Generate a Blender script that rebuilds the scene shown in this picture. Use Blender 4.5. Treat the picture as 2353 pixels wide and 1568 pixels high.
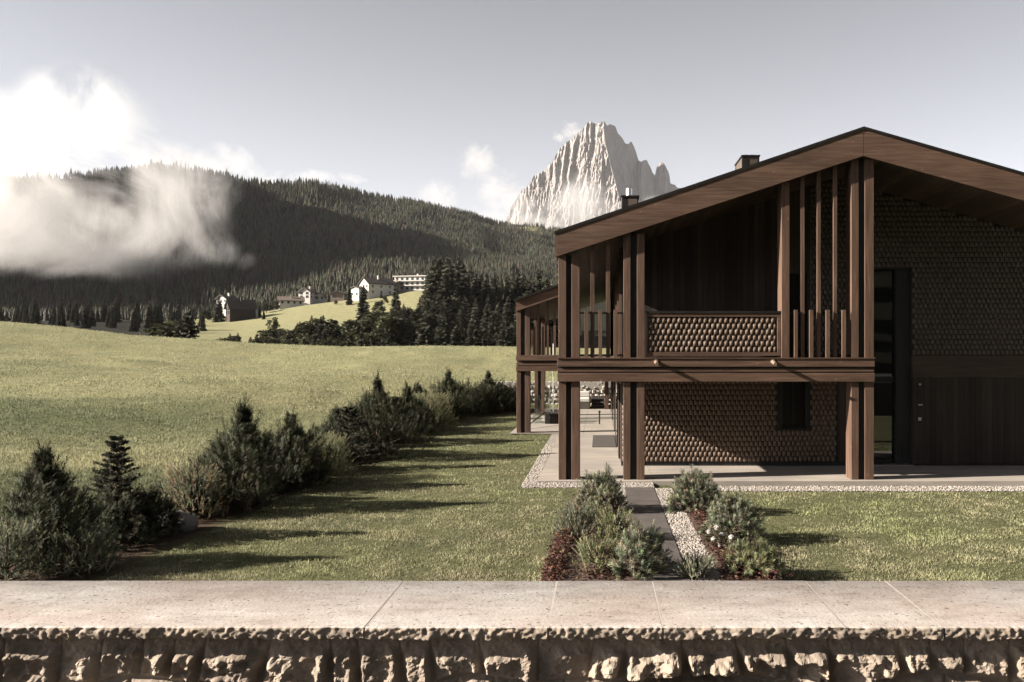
import bpy, math, random
import numpy as np
from mathutils import Vector
R = math.radians
rng = np.random.default_rng(7)
random.seed(7)
D = bpy.data
for o in list(D.objects): D.objects.remove(o)
SC = bpy.context.scene
COL = SC.collection

# ------------------------------------------------------------------ camera, sky, sun, exposure
EYE = 3.2
F = 1961.0            # focal length in photograph units (frame 2353 wide)
CX, CY = 1379.0, 809.0  # where depth lines meet
cam_d = D.cameras.new('camera'); cam = D.objects.new('camera', cam_d); COL.objects.link(cam)
cam.location = (0, 0, EYE); cam.rotation_euler = (R(90), 0, 0)
cam_d.sensor_width = 36; cam_d.lens = 30
cam_d.shift_x = -(CX/2353 - .5); cam_d.shift_y = (CY - 784)/2353
cam_d.clip_start = .05; cam_d.clip_end = 40000
SC.camera = cam

SUN_TO = Vector((-5.6, -1.0, 2.5)).normalized()
EL = math.asin(SUN_TO.z)
world = D.worlds.new('World'); SC.world = world; world.use_nodes = True
nt = world.node_tree; nt.nodes.clear()
sky = nt.nodes.new('ShaderNodeTexSky'); sky.sky_type = 'NISHITA'; sky.sun_disc = False
sky.sun_elevation = EL; sky.sun_rotation = math.atan2(SUN_TO.x, SUN_TO.y) % (2*math.pi)
sky.altitude = 1500; sky.air_density = 1.0; sky.dust_density = 5.0; sky.ozone_density = 1.0
hs = nt.nodes.new('ShaderNodeHueSaturation'); hs.inputs['Saturation'].default_value = .26
hs.inputs['Value'].default_value = 1.0
bg = nt.nodes.new('ShaderNodeBackground'); bg.inputs['Strength'].default_value = .05
wo = nt.nodes.new('ShaderNodeOutputWorld')
wtc = nt.nodes.new('ShaderNodeTexCoord'); wsp = nt.nodes.new('ShaderNodeSeparateXYZ'); nt.links.new(wtc.outputs['Generated'], wsp.inputs[0])
wr_ = nt.nodes.new('ShaderNodeValToRGB'); we = wr_.color_ramp.elements
for p_ in (.12,.28,.5): we.new(p_)
for k_,(p_,v_) in zip(we, ((0,1.0),(.12,.97),(.28,.75),(.5,.48),(1,.40))): k_.position=p_; k_.color=(v_,v_,v_*1.03,1)
wm_ = nt.nodes.new('ShaderNodeMix'); wm_.data_type='RGBA'; wm_.blend_type='MULTIPLY'; wm_.inputs[0].default_value=1
nt.links.new(wsp.outputs['Z'], wr_.inputs[0]); nt.links.new(hs.outputs[0], wm_.inputs[6]); nt.links.new(wr_.outputs[0], wm_.inputs[7])
nt.links.new(sky.outputs[0], hs.inputs['Color']); nt.links.new(wm_.outputs[2], bg.inputs['Color']); nt.links.new(bg.outputs[0], wo.inputs['Surface'])

sun_d = D.lights.new('sun', 'SUN'); sun_d.energy = 5.0; sun_d.angle = R(.5); sun_d.color = (1, .90, .79)
sun = D.objects.new('sun', sun_d); COL.objects.link(sun)
sun.rotation_euler = (-SUN_TO).to_track_quat('-Z', 'Y').to_euler()
sun.location = (-60, -20, 60)

SC.view_settings.view_transform = 'Standard'; SC.view_settings.look = 'None'
SC.view_settings.exposure = 1.98; SC.view_settings.gamma = 1.0
SC.render.engine = 'CYCLES'
cy = SC.cycles
cy.max_bounces = 8; cy.diffuse_bounces = 3; cy.glossy_bounces = 3; cy.transmission_bounces = 6
cy.transparent_max_bounces = 12; cy.volume_bounces = 3; cy.volume_step_rate = 1.0; cy.volume_max_steps = 256
cy.use_denoising = True

# ------------------------------------------------------------------ helpers
def at(x, y, Y):
    return ((x - CX)*Y/F, Y, EYE + (CY - y)*Y/F)
def PX(x, Y): return (x - CX)*Y/F
def PZ(y, Y): return EYE + (CY - y)*Y/F

def lattice(seed): return np.random.default_rng(seed).random((256, 256)).astype(np.float32)
_lat = {}
def vnoise(x, y, seed=0):
    if seed not in _lat: _lat[seed] = lattice(seed)
    L = _lat[seed]; x = np.asarray(x, float); y = np.asarray(y, float)
    xi = np.floor(x).astype(int); yi = np.floor(y).astype(int); fx = x - xi; fy = y - yi
    fx = fx*fx*(3 - 2*fx); fy = fy*fy*(3 - 2*fy)
    a = L[xi % 256, yi % 256]; b = L[(xi+1) % 256, yi % 256]; c = L[xi % 256, (yi+1) % 256]; d = L[(xi+1) % 256, (yi+1) % 256]
    return (a*(1-fx)+b*fx)*(1-fy) + (c*(1-fx)+d*fx)*fy
def fbm(x, y, seed=0, oct=4, gain=.5):
    s = 0; a = 1; t = 0
    for i in range(oct):
        s = s + a*vnoise(np.asarray(x)*2**i + 17.3*i, np.asarray(y)*2**i + 9.1*i, seed+i); t += a; a *= gain
    return s/t
def sstep(a, b, x):
    t = np.clip((np.asarray(x, float)-a)/(b-a), 0, 1); return t*t*(3-2*t)

def mesh_np(name, V, faces, m, tint=None, parent=None, smooth=False):
    """V (N,3); faces: list of int arrays (M,3)/(M,4)"""
    V = np.asarray(V, np.float32)
    if parent is not None: V = V - np.array(parent.location, np.float32)
    me = D.meshes.new(name)
    if not isinstance(faces, list): faces = [faces]
    faces = [np.asarray(f, np.int32) for f in faces if len(f)]
    nl = sum(f.size for f in faces); nf = sum(len(f) for f in faces)
    me.vertices.add(len(V)); me.vertices.foreach_set('co', V.ravel())
    me.loops.add(nl); me.polygons.add(nf)
    me.loops.foreach_set('vertex_index', np.concatenate([f.ravel() for f in faces]))
    tot = np.concatenate([np.full(len(f), f.shape[1], np.int32) for f in faces])
    st = np.concatenate([[0], np.cumsum(tot)[:-1]]).astype(np.int32)
    me.polygons.foreach_set('loop_start', st); me.polygons.foreach_set('loop_total', tot)
    if smooth: me.polygons.foreach_set('use_smooth', np.ones(nf, bool))
    me.update(calc_edges=True)
    if tint is not None:
        ca = me.color_attributes.new('tint', 'FLOAT_COLOR', 'POINT')
        t = np.ones((len(V), 4), np.float32); t[:, :3] = tint
        ca.data.foreach_set('color', t.ravel())
    me.materials.append(m)
    o = D.objects.new(name, me); COL.objects.link(o)
    if parent is not None: o.parent = parent
    return o

class MB:
    """collects shapes that become ONE mesh"""
    def __init__(s): s.v = []; s.f = []
    def add(s, v, f):
        n = len(s.v); s.v += [tuple(p) for p in v]; s.f += [tuple(i+n for i in q) for q in f]; return s
    def box(s, x0, x1, y0, y1, z0, z1):
        v = [(x0,y0,z0),(x1,y0,z0),(x1,y1,z0),(x0,y1,z0),(x0,y0,z1),(x1,y0,z1),(x1,y1,z1),(x0,y1,z1)]
        return s.add(v, [(0,3,2,1),(4,5,6,7),(0,1,5,4),(1,2,6,5),(2,3,7,6),(3,0,4,7)])
    def prism_y(s, pts, y0, y1):
        n = len(pts); v = [(x,y0,z) for x,z in pts] + [(x,y1,z) for x,z in pts]
        f = [tuple(range(n)), tuple(range(2*n-1, n-1, -1))]
        for i in range(n): j=(i+1)%n; f.append((j, i, i+n, j+n))
        return s.add(v, f)
    def prism_z(s, pts, z0, z1):
        n = len(pts); v = [(x,y,z0) for x,y in pts] + [(x,y,z1) for x,y in pts]
        f = [tuple(range(n-1,-1,-1)), tuple(range(n, 2*n))]
        for i in range(n): j=(i+1)%n; f.append((i, j, j+n, i+n))
        return s.add(v, f)
    def tube(s, pts, rad, k=7):
        pts = [Vector(p) for p in pts]; v=[]; f=[]
        if not hasattr(rad, '__len__'): rad=[rad]*len(pts)
        for i,p in enumerate(pts):
            d=(pts[min(i+1,len(pts)-1)]-pts[max(i-1,0)]).normalized()
            u=d.cross(Vector((.31,.95,.02))).normalized(); w=d.cross(u)
            for a in range(k):
                t=2*math.pi*a/k; v.append(p+(u*math.cos(t)+w*math.sin(t))*rad[i])
        for i in range(len(pts)-1):
            for a in range(k): b=(a+1)%k; f.append((i*k+a,i*k+b,(i+1)*k+b,(i+1)*k+a))
        f.append(tuple(range(k-1,-1,-1))); f.append(tuple(range((len(pts)-1)*k,len(pts)*k)))
        return s.add(v,f)
    def build(s, name, m, parent=None, bevel=0):
        me = D.meshes.new(name)
        off = Vector(parent.location) if parent is not None else Vector((0,0,0))
        me.from_pydata([tuple(Vector(p)-off) for p in s.v], [], s.f); me.update()
        me.materials.append(m)
        o = D.objects.new(name, me); COL.objects.link(o)
        if parent is not None: o.parent = parent
        if bevel:
            b = o.modifiers.new('bevel','BEVEL'); b.width=bevel; b.segments=1; b.limit_method='ANGLE'
        return o
def sub(o, child):   # make child a sub-part of part o (o sits at its thing's origin)
    child.parent = o; return child

def empty(name, loc, label=None, cat=None, group=None):
    o = D.objects.new(name, None); o.location = loc; o.empty_display_size=.2; COL.objects.link(o)
    tag(o, label, cat, group); return o
def tag(o, label=None, cat=None, group=None, kind=None):
    if label: o['label']=label
    if cat: o['category']=cat
    if group: o['group']=group
    if kind: o['kind']=kind
    return o
def copy_tree(o, loc, rz, sc, label=None, group=None):
    c = o.copy(); COL.objects.link(c); c.location = loc; c.rotation_euler=(0,0,rz); c.scale = sc
    if label: c['label']=label
    if group: c['group']=group
    for ch in o.children:
        d = ch.copy(); COL.objects.link(d); d.parent = c
        for g in ch.children:
            e = g.copy(); COL.objects.link(e); e.parent = d
    return c

# ------------------------------------------------------------------ materials
def newmat(name):
    m = D.materials.new(name); m.use_nodes = True; t = m.node_tree
    return m, t, t.nodes['Principled BSDF']
def ramp(t, fac, stops):
    r = t.nodes.new('ShaderNodeValToRGB'); e = r.color_ramp.elements
    while len(e) < len(stops): e.new(.5)
    for k,(p,c) in zip(e, stops): k.position=p; k.color=(*c,1)
    t.links.new(fac, r.inputs[0]); return r.outputs[0]
def coords(t, scale, kind='Object'):
    tc = t.nodes.new('ShaderNodeTexCoord'); mp = t.nodes.new('ShaderNodeMapping')
    mp.inputs['Scale'].default_value = scale if hasattr(scale,'__len__') else (scale,)*3
    t.links.new(tc.outputs[kind], mp.inputs[0]); return mp.outputs[0]
def noise(t, vec, detail=4, rough=.55, scale=1, dist=0):
    n = t.nodes.new('ShaderNodeTexNoise'); n.inputs['Scale'].default_value=scale
    n.inputs['Detail'].default_value=detail; n.inputs['Roughness'].default_value=rough; n.inputs['Distortion'].default_value=dist
    t.links.new(vec, n.inputs['Vector']); return n.outputs['Fac']
def mixc(t, fac, a, b, mode='MIX'):
    n = t.nodes.new('ShaderNodeMix'); n.data_type='RGBA'; n.blend_type=mode
    for s,v in ((0,fac),(6,a),(7,b)):
        if hasattr(v,'is_output'): t.links.new(v, n.inputs[s])
        else: n.inputs[s].default_value = v if s==0 else (*v,1)
    return n.outputs[2]
def bumpn(t, p, h, strength, dist):
    b = t.nodes.new('ShaderNodeBump'); b.inputs['Strength'].default_value=strength; b.inputs['Distance'].default_value=dist
    t.links.new(h, b.inputs['Height']); t.links.new(b.outputs[0], p.inputs['Normal'])
def simple(name, stops, scale, rough=.8, detail=5, bump=0, bdist=.01, tint=False, spec=.3, metal=0, stops2=None, scale2=None):
    m,t,p = newmat(name)
    f = noise(t, coords(t, scale), detail, .6)
    c = ramp(t, f, stops)
    if stops2:
        c = mixc(t, 1.0, c, ramp(t, noise(t, coords(t, scale2), 3, .5), stops2), 'MULTIPLY')
    if tint:
        a = t.nodes.new('ShaderNodeAttribute'); a.attribute_name='tint'
        c = mixc(t, 1.0, c, a.outputs['Color'], 'MULTIPLY')
    t.links.new(c, p.inputs['Base Color'])
    p.inputs['Roughness'].default_value=rough; p.inputs['Specular IOR Level'].default_value=spec; p.inputs['Metallic'].default_value=metal
    if bump: bumpn(t, p, f, bump, bdist)
    return m
def wood(name, dark, mid, light, axis, plank=0, rough=.62):
    m,t,p = newmat(name)
    s = {'z':(22,22,1.1),'x':(1.1,22,22),'y':(22,1.1,22)}[axis]
    g = noise(t, coords(t, s), 6, .62, dist=.4)
    c = ramp(t, g, [(.25,dark),(.5,mid),(.78,light)])
    big = noise(t, coords(t, {'z':(3,3,.5),'x':(.5,3,3),'y':(3,.5,3)}[axis]), 3, .5)
    c = mixc(t, 1.0, c, ramp(t, big, [(.3,(.72,.7,.7)),(.7,(1.16,1.12,1.08))]), 'MULTIPLY')
    # knots
    v = t.nodes.new('ShaderNodeTexVoronoi'); v.inputs['Scale'].default_value=1
    t.links.new(coords(t, {'z':(4.5,4.5,2.2),'x':(2.2,4.5,4.5),'y':(4.5,2.2,4.5)}[axis]), v.inputs['Vector'])
    k = ramp(t, v.outputs['Distance'], [(.0,(.6,.6,.6)),(.04,(.5,.5,.5)),(.10,(0,0,0))])
    c = mixc(t, k, c, tuple(x*1.5 for x in light))
    h = g
    if plank:
        sp = t.nodes.new('ShaderNodeSeparateXYZ'); tc = t.nodes.new('ShaderNodeTexCoord'); t.links.new(tc.outputs['Object'], sp.inputs[0])
        mm = t.nodes.new('ShaderNodeMath'); mm.operation='MULTIPLY'; mm.inputs[1].default_value=1/plank; t.links.new(sp.outputs['X'], mm.inputs[0])
        fl = t.nodes.new('ShaderNodeMath'); fl.operation='FLOOR'; t.links.new(mm.outputs[0], fl.inputs[0])
        wn = t.nodes.new('ShaderNodeTexWhiteNoise'); wn.noise_dimensions='1D'; t.links.new(fl.outputs[0], wn.inputs['W'])
        c = mixc(t, 1.0, c, ramp(t, wn.outputs['Value'], [(0,(.6,.6,.62)),(1,(1.25,1.2,1.15))]), 'MULTIPLY')
        fr = t.nodes.new('ShaderNodeMath'); fr.operation='FRACT'; t.links.new(mm.outputs[0], fr.inputs[0])
        gr = ramp(t, fr.outputs[0], [(0,(.0,.0,.0)),(.05,(1,1,1)),(.95,(1,1,1)),(1,(0,0,0))])
        c = mixc(t, 1.0, c, gr, 'MULTIPLY')
    t.links.new(c, p.inputs['Base Color']); p.inputs['Roughness'].default_value=rough
    p.inputs['Specular IOR Level'].default_value=.2
    bumpn(t, p, h, .25, .006)
    return m
def leafmat(name, stops, trans=.25, rough=.6):
    m,t,p = newmat(name)
    c = ramp(t, noise(t, coords(t, 3.0), 2, .5), stops)
    a = t.nodes.new('ShaderNodeAttribute'); a.attribute_name='tint'
    c = mixc(t, 1.0, c, a.outputs['Color'], 'MULTIPLY')
    t.links.new(c, p.inputs['Base Color']); p.inputs['Roughness'].default_value=rough; p.inputs['Specular IOR Level'].default_value=.08
    tr = t.nodes.new('ShaderNodeBsdfTranslucent'); t.links.new(c, tr.inputs['Color'])
    mx = t.nodes.new('ShaderNodeMixShader'); mx.inputs[0].default_value=trans
    t.links.new(p.outputs[0], mx.inputs[1]); t.links.new(tr.outputs[0], mx.inputs[2])
    t.links.new(mx.outputs[0], t.nodes['Material Output'].inputs['Surface'])
    return m
W_D, W_M, W_L = (.056,.033,.023),(.092,.058,.041),(.145,.10,.073)
wood_v = wood('timber_upright', W_D, W_M, W_L, 'z')
wood_h = wood('timber_level', W_D, W_M, W_L, 'x')
wood_y = wood('timber_deep', W_D, W_M, W_L, 'y')
boards_v = wood('board_wall', (.030,.024,.022),(.045,.036,.032),(.06,.048,.042), 'z', plank=.16)
boards_h = wood('board_band', (.045,.035,.03),(.062,.048,.041),(.08,.063,.053), 'x')
soffit_m = wood('ceiling_boards', (.045,.032,.025),(.07,.052,.04),(.10,.075,.055), 'y', plank=.15)
core_m = simple('black_timber', [(.3,(.018,.018,.019)),(.7,(.03,.029,.029))], (8,8,1), .7)
shingle_m = simple('shingle_lit_flank', [(.2,(.095,.065,.047)),(.5,(.135,.097,.073)),(.8,(.18,.136,.106))], (9,9,4), .6, bump=.2)  # left flank tone, painted paler as if sunlit
shingle_k = simple('shingle_shade_face', [(.2,(.012,.008,.006)),(.5,(.020,.0125,.0095)),(.8,(.033,.022,.017))], (9,9,4), .6, bump=.2)  # remaining shingle faces, shade painted in as a darker tone
shingle_d = simple('shingle_lit_flank_upper', [(.2,(.065,.05,.043)),(.5,(.095,.076,.066)),(.8,(.125,.10,.088))], (9,9,4), .65, bump=.2)  # upper walls: flank again painted paler than its faces, as if lit
metal_d = simple('dark_metal', [(.3,(.022,.020,.019)),(.7,(.04,.036,.034))], 3, .42, spec=.5, metal=.6)
bronze_m = simple('bronze_sheet', [(.3,(.10,.08,.062)),(.7,(.16,.13,.10))], 2, .5, metal=.5)
steel_m = simple('bright_steel', [(.3,(.62,.62,.6)),(.7,(.75,.75,.73))], 4, .3, metal=.9)
copper_m = simple('spout_copper', [(.3,(.22,.16,.115)),(.7,(.34,.26,.20))], 6, .4, metal=.4)
terrace_m = simple('terrace_stone', [(.25,(.20,.178,.152)),(.5,(.26,.235,.205)),(.8,(.32,.292,.26))], (.9,5,5), .75, detail=7, bump=.12, stops2=[(.3,(.82,.82,.84)),(.7,(1.08,1.06,1.03))], scale2=.6)
pathm = simple('path_stone', [(.25,(.05,.044,.041)),(.5,(.075,.066,.061)),(.8,(.105,.094,.086))], (3,3,3), .65, detail=7, bump=.15)
mat_m = simple('door_mat', [(.3,(.04,.035,.031)),(.7,(.065,.057,.05))], 40, .95, bump=.4)
mulch_m = simple('bark_mulch', [(.3,(.025,.016,.012)),(.55,(.07,.042,.03)),(.8,(.13,.08,.055))], 26, .95, detail=6, bump=.8, bdist=.02)
plaster_m = simple('white_plaster', [(.3,(.40,.375,.34)),(.7,(.48,.455,.42))], .6, .85)
cream_m = simple('cream_plaster', [(.3,(.28,.24,.18)),(.7,(.34,.295,.23))], .6, .85)
farwood_m = simple('chalet_timber', [(.3,(.018,.013,.010)),(.7,(.04,.026,.019))], (1,1,4), .8)
farroof_m = simple('slate_roof', [(.3,(.035,.028,.026)),(.7,(.07,.058,.052))], (2,2,2), .8)
brownroof_m = simple('weathered_roof', [(.3,(.09,.07,.058)),(.7,(.15,.12,.10))], (2,2,2), .8)
farglass_m = simple('far_window_glass', [(.3,(.02,.02,.022)),(.7,(.04,.042,.045))], 1, .15, spec=.5)
lounge_m = simple('white_upholstery', [(.3,(.40,.38,.35)),(.7,(.48,.46,.43))], 3, .85)
rattan_m = simple('dark_rattan', [(.3,(.05,.042,.036)),(.7,(.10,.085,.072))], 30, .8)
bark_m = simple('bark', [(.3,(.05,.035,.025)),(.7,(.12,.085,.06))], (20,20,4), .95, bump=.4)
needle_m = leafmat('pine_needles', [(.3,(.033,.037,.022)),(.7,(.066,.069,.042))], .2)
mugo_m = leafmat('mugo_needles', [(.3,(.115,.122,.08)),(.7,(.195,.20,.138))], .28)
spruce_m = leafmat('spruce_boughs', [(.3,(.024,.025,.017)),(.7,(.046,.045,.031))], .1)
broad_m = leafmat('broad_leaves', [(.3,(.025,.027,.014)),(.7,(.05,.05,.027))], .25)
redleaf_m = leafmat('red_leaves', [(.3,(.045,.022,.017)),(.7,(.095,.052,.038))], .25)
grass_m = leafmat('lawn_blades', [(.3,(.16,.168,.094)),(.7,(.265,.268,.16))], .35, .6)
meadow_m = leafmat('meadow_blades', [(.3,(.205,.20,.115)),(.7,(.335,.32,.195))], .35, .65)
petal_m = leafmat('white_petals', [(.3,(.42,.40,.37)),(.7,(.48,.465,.44))], .2)
boulder_m = simple('boulder_stone', [(.3,(.10,.09,.08)),(.7,(.18,.165,.15))], 4, .9, bump=.5)
paleboulder_m = simple('pale_stone', [(.3,(.22,.20,.175)),(.7,(.33,.305,.27))], 4, .9, bump=.5)

def gravel_mat():
    m,t,p = newmat('gravel')
    v = t.nodes.new('ShaderNodeTexVoronoi'); v.inputs['Scale'].default_value=24
    t.links.new(coords(t,1), v.inputs['Vector'])
    c = ramp(t, v.outputs['Color'], [(.0,(.19,.17,.152)),(.5,(.30,.275,.25)),(1,(.42,.395,.365))])
    e = ramp(t, v.outputs['Distance'], [(.0,(1.1,1.1,1.1)),(.55,(.75,.73,.7)),(.8,(.3,.28,.26))])
    c = mixc(t, 1.0, c, e, 'MULTIPLY'); t.links.new(c, p.inputs['Base Color']); p.inputs['Roughness'].default_value=.9
    inv = t.nodes.new('ShaderNodeMath'); inv.operation='MULTIPLY'; inv.inputs[1].default_value=-1; t.links.new(v.outputs['Distance'], inv.inputs[0])
    bumpn(t,p,inv.outputs[0],.9,.03); return m
gravel_m = gravel_mat()
def coping_mat():
    m,t,p = newmat('coping_stone')
    f = noise(t, coords(t,(5,9,5)), 9, .72)
    c = ramp(t, f, [(.33,(.22,.196,.177)),(.47,(.315,.29,.266)),(.56,(.345,.322,.30)),(.68,(.42,.40,.38))])
    big = noise(t, coords(t,(.9,1.6,1)), 2, .5)
    c = mixc(t, 1.0, c, ramp(t, big, [(.35,(.92,.83,.78)),(.6,(1.05,1.04,1.03))]), 'MULTIPLY')
    pit = noise(t, coords(t,(34,52,40)), 2, .5)
    k = ramp(t, pit, [(.0,(1,1,1)),(.31,(1,1,1)),(.36,(0,0,0))])
    c = mixc(t, k, c, (.10,.085,.07)); t.links.new(c, p.inputs['Base Color'])
    p.inputs['Roughness'].default_value=.78
    h = noise(t, coords(t,60), 4, .6)
    hh = mixc(t, k, h, (0,0,0)); bumpn(t,p,hh,.45,.006); return m
coping_m = coping_mat()
wallstone_m = simple('rubble_stone', [(.25,(.14,.115,.092)),(.5,(.215,.182,.15)),(.8,(.29,.255,.22))], (5,5,5), .9, detail=8, bump=.5, bdist=.006,
                     stops2=[(.3,(.75,.72,.69)),(.5,(1,.97,.93)),(.7,(1.1,1.02,.93))], scale2=(4.5,1,3))
mortar_m = simple('mortar', [(.3,(.27,.245,.215)),(.7,(.33,.30,.265))], 40, .9)
def glass_mat():
    m,t,p = newmat('dark_glazing')
    p.inputs['Base Color'].default_value=(.004,.004,.0045,1); p.inputs['Roughness'].default_value=.02
    p.inputs['IOR'].default_value=2.1; p.inputs['Specular IOR Level'].default_value=.5; return m
glass_m = glass_mat()
dim_m = simple('dim_glazing', [(.3,(.006,.006,.007)),(.7,(.010,.010,.011))], 1, .35, spec=.25)
def clear_glass():
    m,t,p = newmat('clear_pane')
    t.nodes.remove(p)
    tr = t.nodes.new('ShaderNodeBsdfTransparent'); tr.inputs[0].default_value=(.80,.83,.80,1)
    gl = t.nodes.new('ShaderNodeBsdfGlossy'); gl.inputs['Roughness'].default_value=.02
    mx = t.nodes.new('ShaderNodeMixShader'); mx.inputs[0].default_value=.22
    t.links.new(tr.outputs[0],mx.inputs[1]); t.links.new(gl.outputs[0],mx.inputs[2]); t.links.new(mx.outputs[0], t.nodes['Material Output'].inputs[0]); return m
clear_m = clear_glass()

# ------------------------------------------------------------------ terrain
crC = [-1500,-400,0,150,300,450,600,800,1000,1180,1300,2400]
crY = [700,722,738,752,770,779,790,797,795,797,800,806]
fbC = [-2500,-600,0,300,470,520,600,700,820,960,1100,1280,2400,4500]
fbY = [735,738,738,736,733,728,717,702,687,668,662,660,680,690]
rgC = [-2500,-1500,-600,0,200,300,350,420,490,530,560,600,640,690,720,760,800,850,940,1000,1040,1080,1110,1130,1180,1230,1280,1400,2353,4500]
rgY = [-700,-560,-100,420,405,395,384,392,404,410,424,428,425,423,422,434,440,452,463,478,484,494,505,515,524,527,530,560,640,650]  # leftmost ridge heights, outside the view, raised to block sun from the hillside
rdC = [-2500,-1500,-600,0,300,490,900,1280,2353,4500]
rdY = [1150,1150,1250,1300,1350,1400,1850,2350,3000,3000]
def zground(X, Y):
    X = np.asarray(X, float); Y = np.asarray(Y, float)
    Ys = np.maximum(Y, 8.0); c = CX + X*F/Ys
    zc = EYE + (CY - np.interp(c, crC, crY))*75/F
    st = 26 + (47-26)*sstep(-24, -7.4, X)
    t = np.clip((Y - st)/(75 - st), 0, 1)**1.35
    und = (fbm(X*.05+5, Y*.075, 31, 3)-.5)*2.6*sstep(0,.5,t)*sstep(0,.3,1-t)
    fine = (fbm(X*.35, Y*.35, 41, 3)-.5)*.22*sstep(-7.5,-10,X)
    lawn = -.05 - .09*sstep(0, 3, X) + (fbm(X*.5, Y*.5, 51, 2)-.5)*.05*sstep(-1.2,-2.5,X)
    near = lawn + t*(zc - lawn) + und + fine*(1-.4*t)
    # beyond the crest
    drop = zc - 13*sstep(75, 150, Y) - .002*np.maximum(Y-75,0)
    z155 = zc - 13.2
    z300 = EYE + (CY - np.minimum(np.interp(c, crC, crY)+6, 792))*300/F
    bump = np.interp(Y,[480,620,750,900,1300,1420],[0,330,330,230,100,0])*np.exp(-((X+1050)/230)**2)*sstep(-120,-420,c); z430 = EYE + (CY - np.interp(c, fbC, fbY))*430/F  # shoulder out of view at left, added to shade the forest hillside
    z520 = z430 + 2; z700 = z430 + 9
    Yr = np.interp(c, rdC, rdY)
    wob = (fbm(c*.012, 3.0+0*c, 61, 4)-.5)*10
    zr = EYE + (CY - np.interp(c, rgC, rgY) + wob*sstep(500,560,c))*Yr/F
    def seg(y0, y1, z0, z1): tt = np.clip((Y-y0)/(y1-y0),0,1); return z0 + (z1-z0)*tt
    far = np.where(Y<300, seg(155,300,z155,z300), np.where(Y<430, seg(300,430,z300,z430), np.where(Y<520, seg(430,520,z430,z520), seg(520,700,z520,z700))))
    th = np.clip((Y-700)/(Yr-700),0,1)
    hill = z700 + (zr - z700)*th**1.25 + (fbm(X*.006,Y*.004,71,4)-.5)*55*sstep(0,.3,th)*sstep(0,.15,1-th)
    tb = np.clip((Y-Yr)/1500,0,1); back = zr - 260*tb**.8
    far = np.where(Y>=700, np.where(Y<=Yr, hill, back), far)
    far = far + bump
    return np.where(Y<=75, near, np.where(Y<155, drop, far))

def gridmesh(name, X, Y, Z, m, tint=None, **k):
    n, mm = X.shape
    V = np.stack([X,Y,Z],-1).reshape(-1,3)
    i = np.arange(n*mm).reshape(n,mm)
    f = np.stack([i[:-1,:-1],i[:-1,1:],i[1:,1:],i[1:,:-1]],-1).reshape(-1,4)
    if tint is not None: tint = tint.reshape(-1,3)
    return mesh_np(name, V, f, m, tint=tint, smooth=True, **k)

def ground_mat():
    m,t,p = newmat('turf')
    tc = t.nodes.new('ShaderNodeAttribute'); tc.attribute_name='tint'
    f = noise(t, coords(t,(7,7,7)), 8, .7)
    g = noise(t, coords(t,(.5,.5,.5)), 4, .6)
    c = mixc(t, 1.0, tc.outputs['Color'], ramp(t, f, [(.25,(.45,.45,.42)),(.5,(1,1,1)),(.75,(1.5,1.45,1.35))]), 'MULTIPLY')
    c = mixc(t, 1.0, c, ramp(t, g, [(.3,(.78,.82,.78)),(.7,(1.2,1.15,1.1))]), 'MULTIPLY')
    t.links.new(c, p.inputs['Base Color']); p.inputs['Roughness'].default_value=.95; p.inputs['Specular IOR Level'].default_value=.1
    bumpn(t,p,f,.9,.10); return m
turf_m = ground_mat()
C_LAWN = np.array([.082,.086,.044]); C_MEAD=np.array([.182,.180,.102]); C_FOREST=np.array([.014,.015,.010]); C_FIELD=np.array([.187,.182,.104]); C_SOIL=np.array([.05,.034,.024])
def lushf(X,Y):
    a=sstep(.44,.62,fbm(X*.05+3,Y*.10,91,4))*(1-sstep(42,66,Y))*.8
    b=np.exp(-((X+27)/15)**2-((Y-36)/7.5)**2)*sstep(.28,.55,fbm(X*.12,Y*.2,97,3))*1.15
    return np.clip(a+b,0,1)
def cover(X, Y):
    c = CX + X*F/np.maximum(Y,8); y = CY - (zground(X,Y)-EYE)*F/np.maximum(Y,8)
    out = np.zeros(X.shape+(3,)) + C_FOREST
    fieldm = (Y>270)&(Y<445)&(c>440)&(c<985)
    out[fieldm] = C_FIELD
    alp = (Y>1500)&(c>900)&(y<525+ (c-1100)*.15) & (fbm(X*.008,Y*.008,81,3)>.5)
    out[alp] = C_FIELD*.85
    near = Y<=110
    k = sstep(-9.5,-8.2,X)[...,None]*sstep(52,46,Y)[...,None]
    nm = C_MEAD*(1-k)+C_LAWN*k
    lush = lushf(X,Y)[...,None]*(1-k)
    nm = nm*(1-.48*lush*np.array([1,.85,1]))
    soil = (sstep(-9.6,-9.1,X)*sstep(-6.9,-7.4,X)*sstep(47.5,46.5,Y))[...,None]
    nm = nm*(1-soil)+C_SOIL*soil
    out[near] = nm[near]
    return out
xs = np.concatenate([np.arange(-95,-20,.8), np.arange(-20,16,.28), np.arange(16,60,1.2)])
ys = np.concatenate([np.arange(-30,8,2.0), np.arange(8,50,.28), np.arange(50,132,.7)])
GX, GY = np.meshgrid(xs, ys)
GZ = zground(GX,GY)
GZ = np.where(GY<4, -.3, GZ)
tag(gridmesh('ground', GX, GY, GZ, turf_m, cover(GX,GY)), kind='structure')
cs = np.concatenate([np.arange(-2500,-200,30), np.arange(-200,1420,7), np.arange(1420,4500,40)])
yy = np.concatenate([np.linspace(124,700,110), np.linspace(712,2500,110), np.linspace(2550,12000,40)])
CC, YY = np.meshgrid(cs, yy)
XX = (CC-CX)*YY/F
ZZ = zground(XX,YY); ZZ[0] -= .4
tag(gridmesh('terrain', XX, YY, ZZ, turf_m, cover(XX,YY)), kind='structure')

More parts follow.
